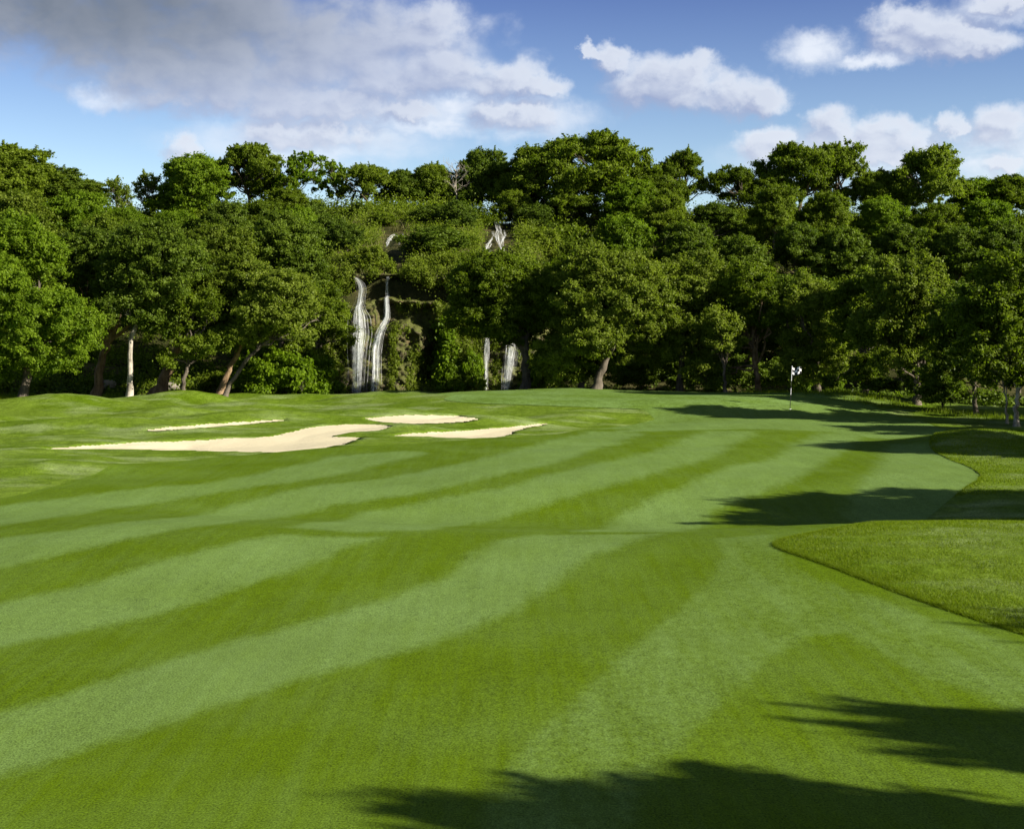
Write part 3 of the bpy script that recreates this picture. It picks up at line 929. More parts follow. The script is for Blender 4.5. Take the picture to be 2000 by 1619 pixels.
def crown_shape(seed, lobes, dens=0.95, leaf=0.072, flat=0.62, clump=0.31, nclump=76, shell=0.75, spurs=0.30, droop=0.0, up=0.45):
    """Foliage gathered in clumps over the skin of several lobes; lobes: (x, y, z, radius, vertical radius)."""
    rng = np.random.default_rng(seed)
    L = np.array(lobes, float)
    C, R, O = [], [], []
    mid = L[:, :3].mean(0)
    for x, y, z, r, h in L:
        m = max(5, int(nclump * (r / 1.6) ** 2 * rng.uniform(0.85, 1.15)))
        d = rng.normal(size=(m, 3)); d[:, 2] += 0.25
        d = unit(d)
        k = np.where(rng.uniform(size=m) < shell, rng.uniform(0.78, 1.08, m), rng.uniform(0.25, 0.8, m))
        p = np.array([x, y, z]) + d * k[:, None] * np.array([r, r, h])
        C.append(p); O.append(unit(d + 0.4 * unit(p - mid)))
        R.append(clump * rng.uniform(0.6, 1.35, m))
        # spurs of twigs that break the outline
        q = rng.uniform(size=m) < spurs
        if q.any():
            e = d[q] + rng.normal(0, 0.35, (q.sum(), 3)); e[:, 2] = np.abs(e[:, 2]) * 0.9 + 0.12
            e = unit(e); ln = (clump * rng.uniform(0.7, 1.6, q.sum()))[:, None]
            for fr, rr_ in ((0.45, 0.5), (0.8, 0.38), (1.1, 0.27)):
                C.append(p[q] + e * ln * fr); O.append(d[q]); R.append(clump * rr_ * rng.uniform(0.8, 1.2, q.sum()))
    C, R, O = np.concatenate(C), np.concatenate(R), np.concatenate(O)
    cnt = np.maximum(10, (dens * 150 * (R / 0.46) ** 2.1 * (0.13 / leaf) ** 1.6).astype(int))
    return clump_leaves(rng, C, R, cnt, O, flat, leaf, leaf * 0.56, droop=droop, up=up), C


def limbs(seed, trunk, r0, L, C, twigs=5, r1=None):
    """Trunk along a path, limbs arching to the lobes, twigs to some of the leaf clumps."""
    rng = np.random.default_rng(seed + 5)
    trunk = np.array(trunk, float)
    n = 14
    s = np.linspace(0, 1, n); kn = np.linspace(0, 1, len(trunk))
    c = np.stack([np.interp(s, kn, trunk[:, i]) for i in range(3)], -1)
    ker = np.array([0.25, 0.5, 0.25])
    for _ in range(2):
        c[1:-1] = c[:-2] * ker[0] + c[1:-1] * ker[1] + c[2:] * ker[2]
    c[1:-1, :2] += rng.normal(0, 0.03 + r0 * 0.12, (n - 2, 2))
    rad = r0 * (1 - 0.38 * s) + r0 * 0.75 * np.exp(-s * 14)
    c[0, 2] -= 0.15
    parts = [tube(c, rad, 10)]
    top = c[-1]
    for x, y, z, r, h in L:
        a = c[rng.integers(n - 5, n)]
        b = np.array([x, y, z - 0.25 * h])
        t = np.linspace(0, 1, 8)[:, None]
        dist = np.linalg.norm(b - a)
        ctrl = a + (b - a) * 0.5 + np.array([0, 0, 0.10 * dist]) * rng.uniform(-0.6, 1.2) + rng.normal(0, 0.07 * dist, 3)
        p = (1 - t) ** 2 * a + 2 * t * (1 - t) * ctrl + t ** 2 * b
        p[1:-1] += rng.normal(0, 0.025 * dist, (6, 3))
        ra = r0 * rng.uniform(0.36, 0.5)
        parts.append(tube(p, np.linspace(ra, ra * 0.32, 8), 7))
        near = np.argsort(np.linalg.norm(C - b, axis=1))[: max(twigs * 3, 4)]
        for j in rng.permutation(near)[:twigs]:
            s0 = p[rng.integers(4, 8)]
            e = C[j]
            m = (s0 + e) / 2 + rng.normal(0, 0.12, 3)
            parts.append(tube([s0, m, e], [ra * 0.30, ra * 0.2, 0.012], 5))
    return join(parts)


def dome_lobes(seed, W, H, zb, n=9, cx=0.0, cy=0.0, D=None, r=0.22, top=0.62, squash=0.72, rag=0.09):
    """Lobes arranged as the domed, uneven crown of an oak of width W between heights zb and H."""
    rng = np.random.default_rng(seed + 900)
    n = int(n * 1.6)
    D = D or W
    out = []
    hh = H - zb
    ph = rng.uniform(0, 6.28, 3)
    for i in range(n):
        q = math.sqrt((i + 0.4) / n)
        a = i * 2.39996 + rng.uniform(-0.5, 0.5) + seed
        reach = 1.0 + 0.16 * math.sin(2 * a + ph[0]) + 0.12 * math.sin(3 * a + ph[1])
        rr = W * r * rng.choice([0.6, 0.85, 1.05, 1.3])
        rr = min(rr, hh * 0.46)
        rx, ry = max(W / 2 - rr * 0.85, 0) * min(reach, 1.1), max(D / 2 - rr * 0.85, 0) * min(reach, 1.1)
        v = rr * squash * rng.uniform(0.75, 1.2)
        tilt = 0.14 * math.sin(a + ph[2]) * q
        zt = zb + hh * (top * (1 - q ** 2.6) + 0.16 + tilt + rng.uniform(-0.13, 0.17) * (0.35 + q))
        zt = min(max(zt, zb + v * 0.7), H - v * 0.9)
        out.append((cx + q * rx * math.cos(a) + rng.normal(0, rag * W * 0.4), cy + q * ry * math.sin(a) + rng.normal(0, rag * W * 0.4), zt, rr, v))
    out.append((cx + rng.uniform(-0.2, 0.2) * W, cy, H - hh * 0.22, min(W * r * 0.9, hh * 0.35), hh * 0.22))
    return out


def tree_meshes(name, seed, L, trunk, r0, leaf_mat, bark_mat, twigs=5, **kw):
    (v, f, t), C = crown_shape(seed, L, **kw)
    crown = mesh(name + '_crown', v, f, leaf_mat, False, {'tint': ('POINT', t)})
    tv, tf = limbs(seed, trunk, r0, L, C, twigs)
    wood = mesh(name + '_trunk', tv, tf, bark_mat, True)
    return crown, wood


def plant(name, label, category, group, loc, crown, wood, scale=(1, 1, 1), rot=0.0, part='crown', wpart='trunk'):
    e = obj(name, None, label=label, category=category)
    if group:
        e['group'] = group
    e.location = loc; e.rotation_euler = (0, 0, rot); e.scale = scale
    if wood is not None:
        obj(wpart, wood, e)
    obj(part, crown, e)
    return e


def front_tree(name, Y, trunk_px, r_px, box, leaf_mat, bark_mat, label, seed, n=9, group='oaks along the foot of the hill', depth=0.85, fork_dy=0.0, **kw):
    """A tree of its own shape: trunk path and crown box given where they stand in the photograph, at true distance Y."""
    k = Y / F
    bx = (trunk_px[0][0] - HX) * k
    bz = float(height(bx, Y)) - 0.03
    loc = (bx, Y, bz)
    zoff = (EYE + (HY - trunk_px[0][1]) * k) - bz

    def loc_pt(px, py, j):
        z = EYE + (HY - py) * k - bz
        return ((px - HX) * k - bx, fork_dy * j, max(z - zoff * max(0, 1 - z / 2.5), 0) if j else 0.0)
    trunk = [loc_pt(px, py, j / max(1, len(trunk_px) - 1)) for j, (px, py) in enumerate(trunk_px)]
    x0, x1, y0, y1 = box
    W = (x1 - x0) * k
    H = EYE + (HY - y0) * k - bz
    zb = max(EYE + (HY - y1) * k - bz, 0.3)
    cx = ((x0 + x1) / 2 - HX) * k - bx
    lk = {q: kw.pop(q) for q in ('r', 'top', 'squash') if q in kw}
    L = dome_lobes(seed, W, H, zb, n, cx, fork_dy, W * depth, **lk)
    crown, wood = tree_meshes(name, seed, L, trunk, r_px * k, M[leaf_mat], M[bark_mat], **kw)
    return plant(name, label, 'tree', group, loc, crown, wood)


# the front row, from the far end of the fairway's west side to the east
FRONT = [
    ('oak_tree', 80, [(40, 775), (56, 700), (70, 640)], 9, (-150, 200, 425, 742), 'oak_bright', 'bark', "broad bright green oak filling the frame's western edge, foliage sweeping almost to the grass", 1, 11, dict(clump=0.34)),
    ('oak_tree', 87, [(186, 772), (200, 700), (222, 650)], 9, (90, 300, 455, 660), 'oak_dark', 'bark_brown', "shadowy oak with a leaning brown trunk just west of the white-trunked oak", 2, 9, {}),
    ('oak_tree', 82, [(251, 778), (252, 730), (253, 690), (256, 648), (276, 612), (300, 570)], 5.6, (165, 405, 430, 640), 'oak_dark', 'bark_pale', "dark-crowned oak on a slender whitish trunk that forks high up", 3, 11, dict(fork_dy=0.5)),
    ('oak_tree', 89, [(303, 764), (322, 730), (345, 690), (362, 640)], 12, (300, 540, 440, 650), 'olive', 'bark_brown', "olive-brown oak on the thickest leaning trunk, behind the white-trunked oak", 4, 11, {}),
    ('oak_tree', 82.5, [(357, 779), (359, 745), (366, 715), (374, 672)], 5, (300, 455, 560, 712), 'oak', 'bark', "low dark oak on a thin dark trunk between the white trunk and the crossed pair", 5, 8, dict(clump=0.3)),
    ('oak_tree', 85, [(428, 769), (440, 735), (457, 703), (474, 668)], 6.5, (385, 560, 500, 680), 'olive', 'bark_brown', "oak leaning on a sunlit tan trunk, one of a crossed pair by the bright shrubs", 6, 9, {}),
    ('oak_tree', 83, [(437, 780), (450, 748), (478, 705), (508, 676), (540, 655)], 4.6, (440, 645, 535, 700), 'olive', 'bark', "oak on a thin dark trunk bending east, crossing in front of the tan trunk", 7, 9, {}),
    ('oak_tree', 92.5, [(545, 765), (548, 700), (556, 640)], 8, (440, 660, 415, 620), 'oak_dark', 'bark', "tall dark green oak rising behind the crossed pair of leaning trunks", 8, 11, {}),
    ('oak_tree', 92, [(628, 768), (624, 720), (615, 670)], 6, (565, 685, 545, 700), 'oak', 'bark', "mid green oak right beside the cliff and the broad waterfall", 9, 8, {}),
    ('oak_tree', 86, [(1026, 758), (1026, 712), (1022, 650)], 10, (850, 1110, 500, 664), 'oak', 'bark', "wide oak spreading in front of the cliff, hiding the tops of the lower falls", 10, 12, dict(depth=0.48)),
    ('oak_tree', 85, [(1137, 758), (1136, 715), (1130, 660)], 6, (1030, 1215, 500, 730), 'oak', 'bark', "oak on an upright dark trunk between the fan-shaped fall and the leaning grey trunk", 11, 10, dict(depth=0.5)),
    ('oak_tree', 83, [(1162, 758), (1176, 715), (1193, 680), (1208, 640)], 8, (1050, 1325, 478, 742), 'olive', 'bark', "big olive oak on a leaning grey trunk at the back edge of the green", 12, 13, {}),
    ('oak_tree', 85, [(1328, 762), (1330, 710), (1338, 650)], 7, (1235, 1450, 495, 758), 'olive', 'bark', "rounded olive oak behind the middle of the green, east of the leaning grey trunk", 13, 11, {}),
    ('oak_tree', 81.5, [(1416, 768), (1414, 735), (1410, 700)], 3.5, (1368, 1458, 592, 708), 'olive', 'bark', "small light olive young oak standing out in front of the taller trees", 14, 7, dict(clump=0.28)),
    ('oak_tree', 83.5, [(1481, 768), (1479, 730), (1474, 680)], 6.5, (1380, 1545, 500, 760), 'oak', 'bark_brown', "upright oak behind the green with pale branches showing, next west of the flag", 15, 10, {}),
    ('oak_tree', 82.5, [(1597, 770), (1594, 730), (1590, 690)], 7.5, (1490, 1665, 527, 757), 'olive', 'bark', "oak directly above the checked flag, its trunk beside the sunlit bush", 16, 10, {}),
    ('oak_tree', 79.5, [(1690, 776), (1692, 735), (1690, 690)], 7, (1600, 1765, 515, 764), 'oak', 'bark', "dark oak above the slope that falls away east of the green", 17, 10, {}),
    ('oak_tree', 75, [(1790, 792), (1793, 755), (1790, 715)], 7, (1675, 1890, 500, 765), 'olive', 'bark', "tall olive tree with pointed sprigs on top, west of the white-barked tree", 18, 12, dict(spurs=0.9, flat=0.95, r=0.22)),
    ('oak_tree', 62, [(1986, 828), (1984, 800), (1988, 765), (1994, 725)], 5.2, (1850, 2085, 498, 745), 'oak', 'bark_pale', "nearest oak of the east side with a stout white trunk in tall grass", 19, 12, dict(leaf=0.075)),
    ('oak_tree', 64, [(1968, 818), (1965, 785), (1962, 745)], 2.4, (1895, 2010, 585, 765), 'oak_dark', 'bark_pale', "thin pale-stemmed oak sapling close behind the stout white trunk", 20, 7, dict(leaf=0.07, clump=0.28)),
    ('oak_tree', 70, [(1905, 805), (1903, 770), (1900, 730)], 5, (1800, 1985, 560, 785), 'oak_dark', 'bark', "dark low-branched oak in the gloom west of the stout white trunk", 21, 9, {}),
]
for name, Y, tr, r, box, lm, bm, lab, seed, n, kw in FRONT:
    front_tree(name, Y, tr, r, box, lm, bm, lab, seed * 7 + 1, n, **kw)

# prototypes for the trees of the hill and for shrubs: meshes shared by every copy


def proto(name, seed, W, H, zb, lm, bm='bark', n=9, r0=0.13, lean=0.3, lk=None, **kw):
    L = dome_lobes(seed, W, H, zb, n, **(lk or {}))
    zf = max(zb + 0.25 * (H - zb), 0.6)
    trunk = [(0, 0, -0.4), (lean * 0.3, 0, zf * 0.4), (lean, 0.05, zf)]
    return tree_meshes(name, seed, L, trunk, r0, M[lm], M[bm], **kw)


PROTO = {
    'round': proto('round', 101, 6.5, 5.6, 1.0, 'oak', n=9, leaf=0.088, dens=0.95, clump=0.34, nclump=62),
    'round2': proto('round2', 102, 6.2, 6.0, 1.2, 'oak', n=10, leaf=0.088, dens=0.95, clump=0.34, nclump=62, lean=-0.4),
    'bright': proto('bright', 103, 6.4, 5.4, 0.9, 'oak_bright', n=9, leaf=0.088, dens=0.95, clump=0.34, nclump=62),
    'dark': proto('dark', 104, 6.2, 5.6, 0.8, 'oak_dark', n=9, leaf=0.088, dens=0.95, clump=0.34, nclump=62),
    'dark2': proto('dark2', 105, 5.8, 6.0, 1.0, 'oak_dark', n=8, leaf=0.088, dens=0.95, clump=0.34, nclump=62, lean=0.5),
    'umbrella': proto('umbrella', 106, 8.0, 6.0, 1.7, 'oak', n=12, r0=0.2, leaf=0.088, dens=0.85, lean=-0.5, clump=0.33, nclump=56, spurs=0.5, lk=dict(r=0.15, squash=0.5, rag=0.16)),
    'umbrella2': proto('umbrella2', 107, 7.4, 6.2, 1.7, 'oak', n=11, r0=0.18, leaf=0.088, dens=0.85, lean=0.6, clump=0.33, nclump=56, spurs=0.5, lk=dict(r=0.155, squash=0.5, rag=0.18)),
    'umbrella3': proto('umbrella3', 121, 8.4, 5.8, 1.5, 'oak', n=13, r0=0.2, leaf=0.088, dens=0.85, lean=0.9, clump=0.33, nclump=56, spurs=0.5, lk=dict(r=0.15, squash=0.5, rag=0.2)),
    'round3': proto('round3', 122, 6.8, 5.4, 0.9, 'oak', n=10, leaf=0.088, dens=0.95, clump=0.34, nclump=62, lean=0.5, lk=dict(rag=0.2)),
    'airy': proto('airy', 108, 6.0, 5.6, 1.9, 'oak_bright', n=8, r0=0.12, leaf=0.14, lean=-0.9, nclump=22, dens=0.62, twigs=8, lk=dict(r=0.2, squash=0.55)),
    'sparse': proto('sparse', 109, 4.4, 5.0, 1.7, 'olive', 'twig', n=8, r0=0.10, leaf=0.12, nclump=14, dens=0.40, twigs=10, clump=0.4, lk=dict(r=0.2)),
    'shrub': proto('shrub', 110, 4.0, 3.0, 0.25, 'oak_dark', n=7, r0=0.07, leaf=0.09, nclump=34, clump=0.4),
    'shrub2': proto('shrub2', 111, 3.6, 2.6, 0.2, 'oak', n=7, r0=0.06, leaf=0.09, nclump=34, clump=0.38),
    'willow': proto('willow', 112, 3.6, 3.0, 0.15, 'willow', n=7, r0=0.05, leaf=0.10, nclump=34, clump=0.36, flat=1.3, spurs=0.8, up=0.2),
    'vine': proto('vine', 113, 3.2, 2.4, 0.1, 'vine', n=7, r0=0.05, leaf=0.11, nclump=30, clump=0.36),
    'cedar': proto('cedar', 114, 4.0, 4.6, 0.3, 'cedar', n=9, r0=0.1, leaf=0.09, nclump=36, clump=0.36, flat=1.0, spurs=0.6, lk=dict(r=0.24, squash=1.1)),
    'olive': proto('olive', 115, 6.2, 5.4, 0.9, 'olive', n=9, leaf=0.088, dens=0.95, clump=0.34, nclump=62),
}
SIZE = {'umbrella3': (8.4, 5.8), 'round3': (6.8, 5.4), 'round': (6.5, 5.6), 'round2': (6.2, 6.0), 'bright': (6.4, 5.4), 'dark': (6.2, 5.6), 'dark2': (5.8, 6.0), 'umbrella': (8.0, 6.0), 'umbrella2': (7.4, 6.2),
        'airy': (6.0, 5.6), 'sparse': (4.4, 5.0), 'shrub': (4.0, 3.0), 'shrub2': (3.6, 2.6), 'willow': (3.6, 3.0), 'vine': (3.2, 2.4), 'cedar': (4.0, 4.6), 'olive': (6.2, 5.4)}


def hill_tree(kind, name, px, Y, wpx, ytop, label, group, category='tree', rot=None, maxh=9.0):
    k = Y / F
    x = (px - HX) * k
    z = float(height(x, Y))
    W, H = SIZE[kind]
    sx = wpx * k / W
    h = min(max(EYE + (HY - ytop) * k - z, 1.0), maxh)
    sz = h / H
    if h < 3.6:
        sx = min(sx, sz * 1.7)
    crown, wood = PROTO[kind]
    rnd = random.Random(int(px * 7 + Y * 13))
    return plant(name, label, category, group, (x, Y, z - 0.05), crown, wood, (sx, sx * rnd.uniform(0.9, 1.1), sz), rnd.uniform(0, 6.28) if rot is None else rot)


SKY = 'trees on the hilltop skyline'
MID = 'trees on the hillside'
HILL = [
    # skyline
    ('round3', 5, 122, 220, 290, "highest dark oak on the skyline at the western edge of the frame", SKY),
    ('dark', 95, 125, 155, 330, "skyline oak second from the western edge, sloping crown", SKY),
    ('round2', 160, 127, 110, 350, "small rounded skyline oak west of the pale bare-stemmed tree", SKY),
    ('sparse', 232, 122, 70, 350, "thin tree with a bare whitish stem standing above the western slope", SKY),
    ('sparse', 285, 126, 70, 338, "feathery see-through tree on twin thin stems against the sky", SKY),
    ('bright', 375, 124, 165, 308, "full bright green oak on the skyline beside the feathery twin-stemmed tree", SKY),
    ('round', 330, 126, 90, 372, "low dark bushy oak under the west side of the full bright skyline oak", SKY),
    ('umbrella3', 492, 127, 165, 284, "tall skyline oak with ragged upright twigs above the crossed pair", SKY),
    ('airy', 590, 127, 120, 292, "airy flat-topped skyline tree on a leaning trunk with sky showing beneath", SKY),
    ('airy', 655, 127, 80, 312, "narrow loose skyline tree just east of the airy flat-topped one", SKY),
    ('umbrella', 718, 126, 130, 322, "rounded skyline oak above the western grassy patch, sky under its crown", SKY),
    ('dark2', 786, 127, 105, 335, "small dark skyline oak straight above the broad waterfall", SKY),
    ('round3', 845, 128, 120, 325, "dark skyline oak between the broad waterfall and the dead grey twigs", SKY),
    ('dark', 935, 128, 130, 297, "dark skyline oak with a tufted top east of the dead grey twigs", SKY),
    ('round', 1005, 127, 120, 322, "lower skyline oak tucked against the big umbrella oak", SKY),
    ('umbrella3', 1180, 124, 235, 262, "great umbrella-shaped oak on the skyline, widest crown, curved trunk", SKY),
    ('umbrella2', 1070, 125, 190, 275, "western half of the twin umbrella oaks at the top of the hill", SKY),
    ('umbrella', 1332, 126, 130, 296, "skyline oak with a small flat cap east of the great umbrella oak", SKY),
    ('round3', 1278, 123, 120, 345, "bushy oak filling the gap under the small flat-capped oak", SKY),
    ('umbrella2', 1438, 125, 125, 322, "low skyline oak with a visible forked trunk west of the tall pair", SKY),
    ('umbrella3', 1555, 126, 190, 282, "tall broad skyline oak with a lumpy top, western one of the tall eastern pair", SKY),
    ('umbrella', 1632, 127, 140, 280, "tall skyline oak leaning against the lumpy-topped one", SKY),
    ('round3', 1712, 126, 120, 338, "low bushy oak in the dip between the two tall eastern skyline oaks", SKY),
    ('umbrella2', 1820, 124, 165, 282, "tall eastern skyline oak with a dense round head on an upright trunk", SKY),
    ('dark2', 1752, 127, 110, 335, "dark flat oak leaning out from behind the dense round-headed oak", SKY),
    ('bright', 1905, 127, 135, 352, "low skyline oak next east of the dense round-headed oak", SKY),
    ('round2', 1975, 126, 140, 342, "last oak of the skyline at the eastern edge of the frame", SKY),
    ('round', 1120, 122, 130, 352, "bushy oak under the west side of the great umbrella oak", SKY),
    ('bright', 1225, 121, 130, 356, "bushy bright oak under the east side of the great umbrella oak", SKY),
    ('round2', 1000, 122, 90, 372, "low bush-like oak just above the white cascade", SKY),
    ('round3', 560, 123, 120, 372, "low bushy oak under the airy flat-topped tree", SKY),
    # western slope
    ('olive', 40, 112, 190, 372, "olive oak on the western slope under the highest dark oak", MID),
    ('bright', 145, 114, 160, 382, "bright oak on the western slope under the small rounded skyline oak", MID),
    ('olive', 90, 104, 180, 440, "olive oak low on the western slope above the broad bright oak", MID),
    ('round', 190, 106, 140, 425, "oak on the western slope showing tangled pale limbs", MID),
    ('bright', 250, 116, 90, 408, "small bright oak below the pale bare-stemmed tree", MID),
    ('olive', 20, 100, 200, 420, "oak at the western edge just behind the broad bright oak", MID),
    ('round2', 300, 103, 140, 455, "oak on the western slope right behind the white-trunked oak's crown", MID),
    ('bright', 350, 114, 120, 415, "oak on the slope below the full bright skyline oak", MID),
    ('dark', 430, 112, 130, 400, "dark oak on the slope above the olive-brown oak", MID),
    ('olive', 400, 103, 140, 452, "olive oak on the slope behind the olive-brown oak", MID),
    ('round', 500, 116, 120, 395, "oak below the tall skyline oak with ragged twigs", MID),
    ('bright', 575, 112, 120, 410, "bright oak on the slope below the airy flat-topped tree", MID),
    ('dark2', 640, 106, 110, 425, "dark oak at the west end of the open slope above the cliff", MID),
    ('cedar', 612, 118, 90, 400, "dark cedar below the narrow loose skyline tree", MID),
    # open slope above the cliff
    ('willow', 731, 97.5, 66, 485, "feathery light green shrub hanging over the broad waterfall's lip", 'shrubs above the cliff'),
    ('willow', 812, 97.3, 90, 508, "feathery light green shrub overhanging the slim waterfall", 'shrubs above the cliff'),
    ('willow', 690, 98.5, 60, 520, "small willowy shrub at the western end of the cliff top", 'shrubs above the cliff'),
    ('shrub', 845, 102, 160, 446, "large round dark shrub in the middle of the open slope", 'shrubs above the cliff'),
    ('cedar', 680, 104, 70, 440, "dark narrow cedar west of the two white spouts", 'shrubs above the cliff'),
    ('willow', 880, 97.6, 90, 520, "light green shrub on the cliff top next to the wide oak", 'shrubs above the cliff'),
    ('shrub2', 745, 116, 90, 415, "low green shrub above the two white spouts", 'shrubs above the cliff'),
    ('shrub', 840, 117, 110, 402, "dark shrub high on the open slope under the dead grey twigs", 'shrubs above the cliff'),
    ('cedar', 895, 115, 80, 395, "cedar on the slope west of the white cascade", 'shrubs above the cliff'),
    ('shrub2', 912, 106, 66, 470, "green shrub just west of the white cascade", 'shrubs above the cliff'),
    ('willow', 1062, 108, 90, 455, "light shrub just east of the white cascade", 'shrubs above the cliff'),
    ('cedar', 1040, 119, 80, 400, "dark cedar above the white cascade under the twin umbrella oaks", 'shrubs above the cliff'),
    ('shrub2', 1110, 112, 120, 440, "green shrub on the slope below the great umbrella oak's trunk", 'shrubs above the cliff'),
    ('cedar', 700, 120, 80, 395, "cedar under the rounded skyline oak above the western grassy patch", 'shrubs above the cliff'),
    # eastern slope
    ('bright', 1220, 110, 130, 425, "bright oak on the slope below the great umbrella oak", MID),
    ('olive', 1150, 100, 150, 470, "olive oak on the slope peeping over the big olive oak", MID),
    ('round', 1300, 117, 110, 385, "oak below the small flat-capped skyline oak", MID),
    ('dark', 1345, 109, 140, 440, "dark oak on the eastern slope above the rounded olive oak", MID),
    ('dark2', 1400, 117, 110, 400, "dark oak below the low skyline oak with the forked trunk", MID),
    ('dark', 1455, 108, 130, 465, "dark oak on the eastern slope above the upright pale-branched oak", MID),
    ('round', 1510, 117, 120, 365, "oak under the lumpy-topped tall skyline oak", MID),
    ('dark2', 1560, 109, 130, 440, "dark oak on the eastern slope straight above the flag", MID),
    ('round2', 1620, 117, 120, 375, "oak below the gap between the tall eastern skyline oaks", MID),
    ('dark', 1660, 108, 140, 450, "dark oak halfway up the eastern slope above the slope beside the green", MID),
    ('bright', 1720, 117, 120, 390, "lighter oak below the low bushy skyline oak in the dip", MID),
    ('dark2', 1760, 109, 140, 445, "dark oak halfway up the eastern slope above the pointed sprigs", MID),
    ('round', 1840, 116, 130, 400, "oak beneath the dense round-headed skyline oak", MID),
    ('dark', 1865, 108, 140, 450, "dark oak on the eastern slope west of the last two hillside oaks", MID),
    ('bright', 1935, 116, 130, 395, "light green oak high on the slope near the eastern edge", MID),
    ('dark2', 1960, 107, 150, 440, "dark oak low on the slope at the eastern edge", MID),
    ('dark', 1320, 99, 190, 520, "dark understorey oak showing behind the rounded olive oak", MID),
    ('dark2', 1430, 98, 190, 545, "dark understorey oak behind the small young oak", MID),
    ('dark', 1550, 97, 200, 545, "dark understorey oak behind the oak above the flag", MID),
    ('dark2', 1650, 95, 200, 560, "dark understorey oak in the gap east of the flag", MID),
    ('dark', 1760, 93, 210, 560, "dark understorey oak behind the tall olive tree with sprigs", MID),
    ('dark2', 1870, 90, 220, 560, "dark understorey oak in the gap west of the nearest east-side oak", MID),
    ('dark', 1990, 86, 230, 520, "dark understorey oak behind the nearest east-side oak", MID),
    ('dark2', 1240, 98, 190, 540, "dark understorey oak behind the big olive oak's east side", MID),
]
for kind, px, Y, wpx, ytop, lab, grp in HILL:
    shrub = grp.startswith('shrub')
    nm = 'cedar_tree' if kind == 'cedar' else 'shrub' if shrub else 'oak_tree'
    hill_tree(kind, nm, px, Y, wpx, ytop, lab, grp, 'shrub' if nm == 'shrub' else 'tree')

BUSH = 'sunlit shrubs at the foot of the trees'
for kind, px, Y, wpx, ytop, lab in [
    ('vine', 492, 88, 90, 698, "bright leafy shrub next to the crossed leaning trunks"),
    ('vine', 556, 88.5, 110, 690, "bright leafy shrub in the middle of the row west of the cliff"),
    ('vine', 622, 89.5, 100, 700, "yellow-green leafy shrub at the cliff end of the sunlit row"),
    ('shrub2', 418, 90, 80, 725, "small dull green shrub behind the crossed trunks"),
    ('shrub2', 588, 91, 110, 668, "taller green shrub behind the sunlit row west of the cliff"),
    ('vine', 1566, 85, 50, 700, "bright green bush just behind the checked flag"),
    ('vine', 1636, 85, 26, 730, "tiny sunlit bush in the dark east of the flag"),
    ('vine', 1048, 90, 60, 712, "yellow-green bush in the shade beside the fan-shaped fall"),
    ('vine', 888, 93, 40, 715, "leafy bush at the foot of the vine-covered pillar"),
    ('vine', 925, 93, 44, 690, "leafy bush between the vine-covered pillar and the thin fall"),
    ('shrub', 1250, 90, 130, 700, "dark shrub added to stand for deep shade right behind the leaning grey trunk"),  # deep-shade shrubs here are added to darken ground the sun still reaches
    ('shrub', 1345, 90, 130, 695, "dark shrub added to stand for deep shade under the rounded olive oak"),
    ('shrub', 1440, 89, 120, 700, "dark shrub added to stand for deep shade behind the small young oak"),
    ('shrub', 1525, 88, 110, 705, "dark shrub added to stand for deep shade just west of the flag"),
    ('shrub', 1100, 92, 110, 695, "dark shrub added to stand for deep shade east of the fan-shaped fall"),
    ('vine', 520, 86.5, 80, 712, "low bright shrub at the front of the sunlit row west of the cliff"),
    ('vine', 585, 87, 90, 700, "rounded yellow-green shrub midway along the sunlit row west of the cliff"),
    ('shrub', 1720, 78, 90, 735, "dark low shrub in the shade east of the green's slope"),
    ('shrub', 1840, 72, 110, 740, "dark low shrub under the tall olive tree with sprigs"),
]:
    hill_tree(kind, 'shrub', px, Y, wpx, ytop, lab, BUSH, 'shrub', maxh=4.0)

# trees standing beyond the eastern edge of the frame, which throw the long shadows over the fairway
for kind, x, y, sxy, sz, lab in [
    ('round2', 23.2, 27.8, 1.42, 1.46, "oak outside the frame whose single long shadow crosses the fairway's middle"),
    ('round2', 16.0, 4.55, 0.92, 1.46, "oak outside the frame whose shadow lies along the bottom of the picture"),
    ('round3', 19.8, 1.6, 0.92, 1.66, "second oak outside the frame shading the nearest corner of the fairway"),
    ('round', 21.2, 7.35, 0.62, 1.58, "small-crowned oak outside the frame whose shadow points over the near fairway"),
    ('umbrella', 25.0, 11.3, 0.50, 1.58, "slender oak outside the frame whose shadow tip reaches the mown edge"),
    ('round3', 30.0, 26.0, 1.35, 1.75, "oak outside the frame that carries the middle shadow on to the frame's edge"),
    ('round', 29.0, 54.0, 1.2, 1.3, "oak outside the frame shading the mound by the far fairway edge"),
    ('round2', 29.5, 43.6, 1.2, 1.55, "oak outside the frame shading the rough beyond the fairway's bend"),
    ('bright', 28.0, 62.0, 1.2, 1.15, "oak outside the frame next beyond the stout white trunk"),
    ('round', 36.0, 60.0, 1.4, 1.2, "oak outside the frame behind the others of the eastern tree line"),
    ('round2', 34.0, 69.0, 1.4, 1.0, "oak outside the frame at the back of the eastern tree line"),
    ('round', 40.0, 76.0, 1.4, 1.1, "oak outside the frame where the eastern tree line meets the hill"),
]:
    crown, wood = PROTO[kind]
    plant('oak_tree', lab, 'tree', 'shading oaks beyond the frame', (x, y, float(height(x, y)) - 0.05), crown, wood, (sxy, sxy, sz), x * 1.7)


